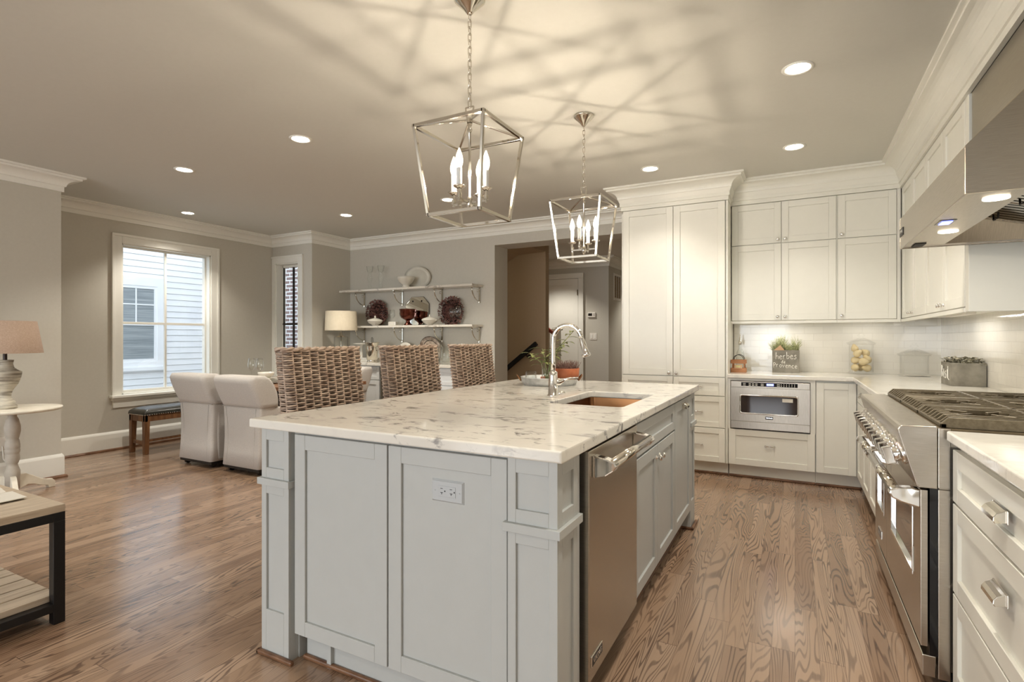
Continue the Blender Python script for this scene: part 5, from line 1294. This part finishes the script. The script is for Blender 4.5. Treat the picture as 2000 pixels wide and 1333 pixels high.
for k, (lab, rr_) in enumerate((('bottom plate of the white stack on the dining table', 0.15), ('second plate up in the white stack on the dining table', 0.145), ('third plate up in the white stack on the dining table', 0.13), ('top plate of the white stack on the dining table', 0.11))):
    plate((-4.85, 3.72, 0.761 + k * 0.014), rr_, lab, 0.012, 'stacked dinner plates')
m = M((-4.85, 3.72, 0.82)); m.lathe([(0, 0.818), (0.04, 0.818), (0.075, 0.85), (0.08, 0.875), (0.076, 0.875), (0.07, 0.852), (0, 0.826)], (-4.85, 3.72, 0), n=28); tag(m.build('bowl', 'ceramic_white'), 'white bowl on top of the plate stack on the dining table', 'bowl')
m = M((-5.0, 4.05, 0.762)); pts = rrect(-5.13, -4.92, 3.97, 4.12, 0.02, 2); m.loft([[(a, b, 0.761) for a, b in pts], [(a, b, 0.775 + 0.006 * math.sin(a * 40)) for a, b in pts]]); tag(m.build('napkin', 'navy_fabric'), 'folded navy napkin on the dining table behind the plates', 'napkin')
plate((-4.70, 4.15, 0.761), 0.14, 'white plate at the far side of the dining table', 0.014)

# buffet along the shelf wall
bf = thing('buffet_cabinet', 'white buffet drawer cabinet standing left of the wine cooler', 'cabinet', (-5.25, 5.6, 0)); m = W(bf)
m.box(-5.80, -4.725, 5.325, 5.86, 0.10, 0.868); m.build('carcass', 'buffet_white', bf)
m = W(bf); m.box(-5.80, -4.725, 5.40, 5.415, 0, 0.10); m.build('kickboard', 'buffet_white', bf)
for (u0, u1) in ((-5.795, -5.265), (-5.26, -4.74)):
    d = front(bf, 'drawer_front', 'buffet_white', 'S', 5.305, u0, u1, 0.69, 0.858, 0.045); knob(bf, d, 'S', 5.305, (u0 + u1) / 2 if u0 < -5.5 else -5.055, 0.775, 0.012)
    front(bf, 'door', 'buffet_white', 'S', 5.305, u0, u1, 0.11, 0.682)
wc_ = thing('wine_cooler', 'built-in black and steel wine cooler in the buffet', 'wine cooler', (-4.35, 5.6, 0)); m = W(wc_)
m.box(-4.715, -4.07, 5.33, 5.86, 0.08, 0.868); m.build('body', 'black_metal', wc_)
m = W(wc_); m.box(-4.715, -4.66, 5.300, 5.328, 0.10, 0.86); m.box(-4.12, -4.07, 5.300, 5.328, 0.10, 0.86); m.box(-4.66, -4.12, 5.300, 5.328, 0.80, 0.86); m.box(-4.66, -4.12, 5.300, 5.328, 0.10, 0.16); dd = m.build('door_frame', 'steel', wc_)
m = W(wc_); m.box(-4.66, -4.12, 5.308, 5.320, 0.16, 0.80); m.build('pane', 'oven_glass', dd)
m = W(wc_); m.tube([(-4.64, 5.262, 0.775), (-4.14, 5.262, 0.775)], 0.011, 10)
for xx in (-4.60, -4.18): m.tube([(xx, 5.30, 0.775), (xx, 5.262, 0.775)], 0.008, 8)
m.build('handle', 'nickel', dd)
bf2 = thing('buffet_cabinet', 'white buffet drawer cabinet between the wine cooler and the hall opening', 'cabinet', (-3.8, 5.6, 0)); m = W(bf2)
m.box(-4.06, -3.53, 5.325, 5.86, 0.10, 0.868); m.build('carcass', 'buffet_white', bf2)
for (v0, v1) in ((0.66, 0.858), (0.39, 0.652), (0.11, 0.382)):
    d = front(bf2, 'drawer_front', 'buffet_white', 'S', 5.305, -4.055, -3.535, v0, v1, 0.045); knob(bf2, d, 'S', 5.305, -3.95 if v0 > 0.6 else -3.795, (v0 + v1) / 2, 0.012)
m = M((-4.66, 5.6, 0.87)); m.box(-5.815, -3.51, 5.275, 5.885, 0.870, 0.905); tag(m.build('buffet_worktop', 'shelf_marble', bev=0.005), 'pale marble worktop of the buffet under the shelves', 'countertop')

# wall shelves on scroll brackets
def bracket(x, zt, label):
    m = M((x, 5.885, zt)); w = 0.009; y1 = 5.885
    m.box(x - w, x + w, y1 - 0.20, y1, zt - 0.010, zt); m.box(x - w, x + w, y1 - 0.010, y1, zt - 0.20, zt)
    pts = [(x, y1 - 0.185 + 0.18 * (1 - math.cos(t)), zt - 0.012 - 0.165 * math.sin(t)) for t in [PI / 2 * i / 10 for i in range(11)]]
    m.tube(pts, 0.008, 6)
    c = Vector((x, y1 - 0.045, zt - 0.05)); m.tube([c + Vector((0, 0.025 * math.cos(t) * (1 - t / 9), 0.025 * math.sin(t) * (1 - t / 9))) for t in [0.5 * i for i in range(13)]], 0.004, 6)
    m.cyl((x, y1 - 0.012, zt - 0.20), (x, y1 - 0.012, zt - 0.175), 0.012)
    return tag(m.build('shelf_bracket', 'silver'), label, 'bracket', 'scrolled brackets under the wall shelves')
order = ('first', 'second', 'third', 'fourth')
for zt, nm in ((1.908, 'upper'), (1.400, 'lower')):
    m = M((-4.65, 5.75, zt)); m.box(-5.77, -3.53, 5.622, 5.888, zt - 0.028, zt); tag(m.build('wall_shelf', 'shelf_marble', bev=0.004), 'pale marble wall shelf, the %s of the two' % nm, 'shelf')
    for k, x in enumerate((-5.53, -4.83, -4.16, -3.58)): bracket(x, zt - 0.028, 'metal bracket under the %s marble shelf, %s from the lamp side' % (nm, order[k]))
# upper shelf
def hurricane(x, y, z, label):
    m = M((x, y, z)); m.lathe([(0, z), (0.042, z), (0.042, z + 0.006), (0.014, z + 0.018), (0.024, z + 0.05), (0.014, z + 0.085), (0.026, z + 0.12), (0.036, z + 0.16), (0.024, z + 0.21), (0.018, z + 0.225), (0.036, z + 0.26), (0.046, z + 0.31), (0.048, z + 0.335), (0.045, z + 0.335), (0.043, z + 0.31), (0.033, z + 0.262), (0, z + 0.23)], (x, y, 0), n=28)
    return tag(m.build('candle_vase', 'clear_glassware'), label, 'vase')
hurricane(-5.30, 5.74, 1.908, 'tall turned clear glass candle vase, left one on the upper shelf'); hurricane(-5.115, 5.76, 1.908, 'tall turned clear glass candle vase, right one on the upper shelf')
pt = M((-4.60, 5.84, 1.908)); k = len(pt.v)
pt.lathe([(0, 0), (0.10, 0), (0.12, 0.006), (0.175, 0.014), (0.178, 0.018), (0.12, 0.012), (0.115, 0.008), (0, 0.008)], (0, 0, 0), n=40)
pt.xf(k, Matrix.Translation((-4.55, 5.868, 2.060)) @ Matrix.Rotation(R(100 - 180), 4, 'X') @ Matrix.Diagonal((1.24, 0.84, 1, 1)) @ Matrix.Rotation(R(180), 4, 'X'))
tag(pt.build('platter', 'ceramic_white'), 'oval cream platter leaning against the wall on the upper shelf', 'platter')
m = M((-4.66, 5.72, 1.908)); m.lathe([(0, 1.908), (0.055, 1.908), (0.048, 1.93), (0.044, 1.94), (0.09, 1.98), (0.119, 2.03), (0.124, 2.055), (0.118, 2.055), (0.11, 2.03), (0, 1.96)], (-4.64, 5.72, 0), n=32); tag(m.build('footed_bowl', 'ceramic_white'), 'cream footed bowl in front of the platter on the upper shelf', 'bowl')
# lower shelf
def wreath(x, z, label):
    t = thing('dried_wreath', label, 'wreath', (x, 5.80, z)); m = W(t); c = Vector((x, 5.815, z + 0.185))
    ring = [c + Vector((0.11 * math.cos(a), 0.02, 0.11 * math.sin(a))) for a in [2 * PI * i / 24 for i in range(24)]]; m.tube(ring, 0.045, 8, closed=True, flat=None); m.build('hoop', 'dark_wood', t)
    m = W(t)
    for i in range(1000):
        a = random.uniform(0, 2 * PI); b = random.uniform(0, 2 * PI); rr_ = 0.112 + 0.078 * math.cos(b) * random.uniform(0.75, 1.0); p = c + Vector((rr_ * math.cos(a), -0.052 * abs(math.sin(b)) + 0.01, rr_ * math.sin(a) * 0.96))
        if p.z < z + 0.008 or p.y > 5.874: continue
        d = Vector((math.cos(a) * math.cos(b) + random.uniform(-0.7, 0.7), -abs(math.sin(b)) + random.uniform(-0.4, 0.1), math.sin(a) * math.cos(b) + random.uniform(-0.7, 0.7)))
        s0 = len(m.v); leaf(m, p, d, random.uniform(0.022, 0.036), 0.011, 0.1)
        for q in range(s0, len(m.v)): m.v[q].y = min(m.v[q].y, 5.882); m.v[q].z = max(m.v[q].z, z + 0.002)
    m.build('dried_flowers', 'wreath_petal', t); return t
wreath(-5.235, 1.400, 'dried hydrangea wreath at the lamp end of the lower shelf'); wreath(-3.975, 1.400, 'dried hydrangea wreath at the hall end of the lower shelf')
def tureen(x, y, z, s, label):
    t = thing('lidded_tureen', label, 'tureen', (x, y, z)); m = W(t)
    m.lathe([(0, z), (0.05 * s, z), (0.055 * s, z + 0.012), (0.10 * s, z + 0.035), (0.128 * s, z + 0.065), (0.13 * s, z + 0.07), (0, z + 0.066)], (x, y, 0), n=30)
    for sx in (-1, 1): m.tube([(x + sx * 0.12 * s, y - 0.018, z + 0.060), (x + sx * 0.145 * s, y, z + 0.066), (x + sx * 0.12 * s, y + 0.018, z + 0.060)], 0.006, 6)
    m.build('bowl', 'ceramic_white', t)
    m = W(t); m.lathe([(0.128 * s, z + 0.070), (0.11 * s, z + 0.085), (0.05 * s, z + 0.102), (0.012, z + 0.108), (0.010, z + 0.118), (0.016, z + 0.128), (0, z + 0.142)], (x, y, 0), n=28); m.build('lid', 'ceramic_white', t); return t
tureen(-5.14, 5.672, 1.400, 0.84, 'cream lidded tureen in front of the lamp side wreath'); tureen(-4.23, 5.70, 1.400, 0.84, 'cream lidded tureen between the mirror and the hall side wreath')
mr = thing('octagonal_mirror', 'frameless octagonal mirror leaning on the wall on the lower shelf', 'mirror', (-4.565, 5.84, 1.400)); m = W(mr)
def octa(hw, hh, c): return [(-hw, -hh + c), (-hw + c, -hh), (hw - c, -hh), (hw, -hh + c), (hw, hh - c), (hw - c, hh), (-hw + c, hh), (-hw, hh - c)]
tl = Matrix.Translation((-4.565, 5.855, 1.600)) @ Matrix.Rotation(R(-6), 4, 'X')
def tilt(pts, y): return [tl @ Vector((a, y, b)) for a, b in pts]
m.loft([tilt(octa(0.20, 0.197, 0.10), 0.0), tilt(octa(0.20, 0.197, 0.10), 0.006)], smooth=False); m.build('backing', 'black_metal', mr)
m = W(mr); m.loft([tilt(octa(0.194, 0.191, 0.098), -0.002), tilt(octa(0.198, 0.195, 0.099), 0.0)], smooth=False); m.build('glass', 'mirror_glass', mr)
m = W(mr)
for sx in (-0.075, 0.075):
    q = tl @ Vector((sx, -0.002, 0.135)); m.lathe([(0.012, 0), (0.010, 0.005), (0, 0.007)], q, (0, -1, 0), 12)
m.build('rosette', 'black_metal', mr)
cbx = thing('copper_bowl', 'dark copper footed bowl in front of the octagonal mirror', 'bowl', (-4.59, 5.70, 1.400)); m = W(cbx); x, y, z = -4.59, 5.70, 1.400
m.lathe([(0, z), (0.056, z), (0.056, z + 0.012), (0.034, z + 0.03), (0.026, z + 0.06), (0.045, z + 0.075), (0.09, z + 0.10), (0.107, z + 0.14), (0.110, z + 0.205), (0.115, z + 0.21), (0.115, z + 0.218), (0.105, z + 0.215), (0.1, z + 0.145), (0, z + 0.095)], (x, y, 0), n=32); m.build('body', 'copper_bowl', cbx)
for sx in (-1, 1):
    m = W(cbx); m.tube([(x + sx * 0.108, y - 0.02, z + 0.18), (x + sx * 0.13, y - 0.015, z + 0.165), (x + sx * 0.13, y + 0.015, z + 0.165), (x + sx * 0.108, y + 0.02, z + 0.18)], 0.005, 6); m.build('handle', 'copper_bowl', cbx)
m = M((-4.80, 5.665, 1.400)); m.box(-4.885, -4.755, 5.64, 5.70, 1.400, 1.452); tag(m.build('butter_dish', 'ceramic_white', bev=0.008), 'small cream rectangular dish left of the copper bowl', 'dish')
wine_glass((-4.90, 5.745, 1.400), 'stemmed glass left of the mirror, farther from it', 0.22); wine_glass((-4.775, 5.81, 1.400), 'stemmed glass close beside the left edge of the mirror', 0.22)
wine_glass((-3.875, 5.69, 1.400), 'stemmed glass in front of the hall side wreath, inner one', 0.22); wine_glass((-3.775, 5.68, 1.400), 'stemmed glass in front of the hall side wreath, outer one', 0.23)
# on the buffet
la = thing('table_lamp', 'glass cylinder table lamp with cream drum shade on the buffet', 'lamp', (-5.555, 5.45, 0.905)); m = W(la); x, y, z = -5.555, 5.45, 0.905
m.lathe([(0, z), (0.105, z), (0.105, z + 0.015), (0, z + 0.017)], (x, y, 0), n=28); m.lathe([(0.095, z + 0.017), (0.095, z + 0.34), (0.03, z + 0.352)], (x, y, 0), n=28); m.build('glass_base', 'clear_glassware', la)
m = W(la); m.tube([(x, y, z + 0.015), (x, y, z + 0.40)], 0.006, 8); m.lathe([(0.097, z + 0.34), (0.05, z + 0.352), (0.018, z + 0.36), (0.015, z + 0.40), (0, z + 0.40)], (x, y, 0), n=20); m.build('stem', 'nickel', la)
m = W(la); m.lathe([(0.216, 1.335), (0.207, 1.60), (0.204, 1.60), (0.213, 1.335)], (x, y, 0), n=40)
for a in range(3): m.tube([(x, y, 1.585), (x + 0.205 * math.cos(a * 2.1), y + 0.205 * math.sin(a * 2.1), 1.592)], 0.003, 5)
m.tube([(x, y, 1.30), (x, y, 1.585)], 0.004, 6); m.build('lamp_shade', 'cream_shade', la)
m = M((-5.37, 5.60, 0.905)); x, y = -5.42, 5.70; m.lathe([(0, 0.905), (0.075, 0.905), (0.07, 0.915), (0.022, 0.94), (0.018, 1.10), (0.03, 1.135), (0.108, 1.142), (0.112, 1.158), (0, 1.155)], (x, y, 0), n=32); tag(m.build('cake_stand', 'ceramic_white'), 'white cake stand beside the drum shade lamp', 'cake stand')
wcl = thing('wine_bucket', 'polished silver wine bucket on the buffet with a bottle opener inside', 'bucket', (-5.02, 5.48, 0.905)); m = W(wcl); x, y, z = -5.02, 5.48, 0.905
m.lathe([(0, z), (0.068, z), (0.070, z + 0.012), (0.056, z + 0.022), (0.070, z + 0.04), (0.082, z + 0.20), (0.086, z + 0.25), (0.097, z + 0.262), (0.097, z + 0.268), (0.081, z + 0.255), (0.076, z + 0.20), (0, z + 0.05)], (x, y, 0), n=36); m.build('body', 'silver', wcl)
for sx in (-1, 1):
    m = W(wcl); m.tube([(x + sx * 0.083, y, z + 0.215), (x + sx * 0.108, y, z + 0.20), (x + sx * 0.108, y, z + 0.17), (x + sx * 0.080, y, z + 0.155)], 0.006, 8); m.build('handle', 'silver', wcl)
op = M((-5.02, 5.48, 0.96)); op.tube([(x - 0.015, y, 0.965), (x - 0.012, y, 1.18), (x - 0.012, y, 1.232)], 0.004, 6); op.tube([(x + 0.015, y, 0.965), (x + 0.012, y, 1.18), (x + 0.012, y, 1.232)], 0.004, 6); op.tube([(x - 0.012, y, 1.23), (x, y, 1.238), (x + 0.012, y, 1.23)], 0.004, 6); tag(op.build('tongs', 'black_metal'), 'dark metal tongs standing up inside the silver wine bucket', 'tongs')
m = M((-5.2, 5.62, 0.905))
for k in range(4):
    zz = 0.906 + k * 0.013; m.box(-5.33, -5.10, 5.55, 5.72, zz, zz + 0.011)
tag(m.build('napkin_stack', 'paper', bev=0.003), 'stack of folded white napkins behind the silver bucket', 'napkins')
def standing_plate(x, y, z, r, mt, label, name='plate', rim=None):
    t = thing(name, label, 'plate', (x, y, z)); m = W(t); T = Matrix.Translation((x, y, z + r)) @ Matrix.Rotation(R(100), 4, 'X')
    k = len(m.v); m.lathe([(0, 0), (r * 0.62, 0), (r * 0.68, 0.006), (r, 0.016), (r, 0.02), (r * 0.66, 0.011), (0, 0.007)], (0, 0, 0), n=40); m.xf(k, T); p = m.build('dish', mt, t)
    if rim:
        for (ra, rb_) in ((0.99, 0.95), (0.70, 0.655)):
            m = W(t); m.lathe([(r * ra, 0.020 if ra > 0.9 else 0.0135), (r * rb_, 0.0185 if ra > 0.9 else 0.012), (r * rb_, 0.015 if ra > 0.9 else 0.008)], (0, 0, 0), n=40); m.xf(0, T); m.build('rim_band', rim, p)
    return t
standing_plate(-4.28, 5.80, 0.905, 0.178, 'brown_transfer', 'brown and white transferware plate with dark rim against the buffet wall', rim='black_gloss')
standing_plate(-4.70, 5.82, 0.905, 0.135, 'ceramic_white', 'plain white plate standing behind the wine bucket')
def pitcher(x, y, z, r, h, label):
    t = thing('glass_pitcher', label, 'pitcher', (x, y, z)); m = W(t)
    m.lathe([(0, z), (r * 0.9, z), (r, z + 0.02), (r * 0.95, z + h * 0.6), (r * 0.9, z + h), (r * 0.86, z + h), (r * 0.9, z + 0.03), (0, z + 0.02)], (x, y, 0), n=28); m.build('body', 'clear_glassware', t)
    m = W(t); m.tube([(x + r * 0.9, y, z + h * 0.9), (x + r * 1.6, y, z + h * 0.85), (x + r * 1.65, y, z + h * 0.45), (x + r * 0.95, y, z + h * 0.25)], 0.007, 8); m.build('handle', 'clear_glassware', t); return t
pitcher(-4.03, 5.60, 0.905, 0.065, 0.24, 'tall clear glass pitcher nearer the middle bar stool on the buffet'); pitcher(-3.85, 5.52, 0.905, 0.075, 0.22, 'wide clear glass pitcher nearer the far bar stool on the buffet')
cn = thing('storage_jar', 'white lidded jar on the buffet behind the far bar stool', 'jar', (-3.66, 5.62, 0.905)); m = W(cn); m.lathe([(0, 0.905), (0.07, 0.905), (0.075, 0.93), (0.075, 1.10), (0.07, 1.11)], (-3.66, 5.62, 0), n=28); m.build('body', 'ceramic_white', cn)
m = W(cn); m.lathe([(0.08, 1.11), (0.08, 1.13), (0.03, 1.145), (0.03, 1.158), (0, 1.16)], (-3.66, 5.62, 0), n=28); m.build('lid', 'ceramic_white', cn)

# ================================================================ near left corner
px, py = -5.36, 1.86
pt_ = thing('pedestal_table', 'round distressed white pedestal table by the near wall', 'table', (px, py, 0)); zt = 0.685
m = W(pt_); m.lathe([(0, zt - 0.022), (0.290, zt - 0.022), (0.300, zt - 0.017), (0.302, zt - 0.006), (0.299, zt), (0, zt)], (px, py, 0), n=56); m.build('tabletop', 'shabby_white', pt_)
m = W(pt_); m.lathe([(q_ * 0.44, h_) for q_, h_ in [(0.10, zt - 0.022), (0.075, 0.655), (0.062, 0.635), (0.060, 0.62), (0.085, 0.60), (0.112, 0.545), (0.113, 0.505), (0.092, 0.46), (0.082, 0.445), (0.094, 0.436), (0.105, 0.40), (0.106, 0.375), (0.098, 0.37), (0.106, 0.362), (0.100, 0.34), (0.092, 0.335), (0.098, 0.325), (0.102, 0.29), (0.082, 0.262), (0.072, 0.252), (0.080, 0.235), (0.106, 0.20), (0.108, 0.165), (0.100, 0.155), (0.10, 0.06), (0, 0.06)]], (px, py, 0), n=32); m.build('column', 'shabby_grey', pt_)
for a in (106, 226, 346):
    u = Vector((math.cos(R(a)), math.sin(R(a)), 0)); w = Vector((-u.y, u.x, 0)) * 0.017
    pr = [(d_ * 0.68, z_) for d_, z_ in [(0.05, 0.165), (0.13, 0.162), (0.20, 0.135), (0.29, 0.095), (0.37, 0.075), (0.42, 0.07), (0.455, 0.045), (0.455, 0.0), (0.38, 0.0), (0.37, 0.025), (0.30, 0.035), (0.22, 0.06), (0.15, 0.07), (0.05, 0.05)]]
    m = W(pt_); A = [Vector((px, py, 0)) + u * d + w + Vector((0, 0, z)) for d, z in pr]; B = [Vector((px, py, 0)) + u * d - w + Vector((0, 0, z)) for d, z in pr]; m.loft([A, B], smooth=False); m.build('leg', 'shabby_white', pt_, bev=0.004)
lx, ly = -5.37, 1.82
tl_ = thing('table_lamp', 'weathered urn table lamp with linen shade on the round table', 'lamp', (lx, ly, zt)); m = W(tl_)
m.lathe([(q_ * 0.76, h_) for q_, h_ in [(0, zt), (0.094, zt), (0.094, zt + 0.022), (0.082, zt + 0.034), (0.078, zt + 0.055), (0.050, zt + 0.082), (0.047, zt + 0.10), (0.056, zt + 0.135), (0.066, zt + 0.15), (0.10, zt + 0.19), (0.122, zt + 0.24), (0.128, zt + 0.27), (0.128, zt + 0.285), (0.10, zt + 0.295), (0.07, zt + 0.315), (0.060, zt + 0.345), (0.066, zt + 0.368), (0.07, zt + 0.374), (0.04, zt + 0.376), (0, zt + 0.376)]], (lx, ly, 0), n=36); m.build('urn_base', 'lamp_weathered', tl_)
m = W(tl_); m.cyl((lx, ly, zt + 0.376), (lx, ly, zt + 0.46), 0.013); m.build('neck', 'dark_wood', tl_)
m = W(tl_); m.lathe([(0.226, 1.113), (0.186, 1.36), (0.183, 1.36), (0.223, 1.113)], (lx, ly, 0), n=48)
for a in range(3): m.tube([(lx, ly, 1.345), (lx + 0.184 * math.cos(a * 2.1), ly + 0.184 * math.sin(a * 2.1), 1.352)], 0.003, 5)
m.tube([(lx, ly, 1.16), (lx, ly, 1.345)], 0.004, 6); m.build('lamp_shade', 'linen_shade', tl_)
wo = thing('wall_outlet', 'white wall outlet behind the round pedestal table', 'outlet', (-5.75, 1.93, 0.36)); m = W(wo); m.box(-5.75, -5.743, 1.89, 1.965, 0.30, 0.42); m.build('cover_plate', 'white_plastic', wo, bev=0.002)
m = W(wo); m.tube([(-5.742, 1.93, 0.34), (-5.725, 1.93, 0.24), (-5.715, 2.0, 0.10), (-5.70, 1.90, 0.012), (-5.5, 1.85, 0.008), (-5.3, 1.83, 0.008)], 0.004, 6); m.build('lamp_cord', 'white_plastic', wo)

sx0, sx1, sy0, sy1 = -3.70, -2.800, 0.60, 1.150
sd_ = thing('side_table', 'low side table with greyed oak top and black metal frame', 'table', ((sx0 + sx1) / 2, (sy0 + sy1) / 2, 0)); m = W(sd_)
m.box(sx0, sx1, sy0, sy1, 0.478, 0.510); m.build('tabletop', 'grey_oak', sd_, bev=0.002)
m = W(sd_); t = 0.042
m.box(sx0, sx1, sy1 - t, sy1, 0.440, 0.478); m.box(sx0, sx1, sy0, sy0 + t, 0.440, 0.478); m.box(sx0, sx0 + t, sy0 + t, sy1 - t, 0.440, 0.478); m.box(sx1 - t, sx1, sy0 + t, sy1 - t, 0.440, 0.478)
m.box(sx0 + t, sx1 - t, sy1 - t, sy1, 0.055, 0.09); m.box(sx0 + t, sx1 - t, sy0, sy0 + t, 0.055, 0.09); m.box(sx0, sx0 + t, sy0 + t, sy1 - t, 0.055, 0.09); m.box(sx1 - t, sx1, sy0 + t, sy1 - t, 0.055, 0.09); m.build('frame', 'black_metal', sd_, bev=0.002)
for (xx, yy) in ((sx0, sy0), (sx1 - t, sy0), (sx0, sy1 - t), (sx1 - t, sy1 - t)):
    m = W(sd_); m.box(xx, xx + t, yy, yy + t, 0.0, 0.440); m.build('leg', 'black_metal', sd_, bev=0.002)
m = W(sd_); k = 0; xx = sx0 + t
while xx < sx1 - t - 0.03: m.box(xx, min(xx + 0.092, sx1 - 0.012), sy0 + 0.012, sy1 - 0.012, 0.091, 0.118); xx += 0.104
m.build('slatted_shelf', 'grey_oak', sd_, bev=0.002)
bk_ = thing('open_book', 'open magazine with white pages on the low side table', 'book', (-3.26, 1.02, 0.51)); m = W(bk_)
for (s, lift) in ((-1, 0.035), (1, 0.02)):
    prof = [(s * 0.005, 0.003), (s * 0.06, 0.016), (s * 0.14, 0.012), (s * 0.205, lift * 0.5), (s * 0.205, lift * 0.5 - 0.003), (s * 0.10, 0.001), (s * 0.005, 0.0)]
    m.prism([(-3.23 + a, 0.511 + b) for a, b in prof], 'y', 0.82, 1.10)
m.build('pages', 'paper', bk_)
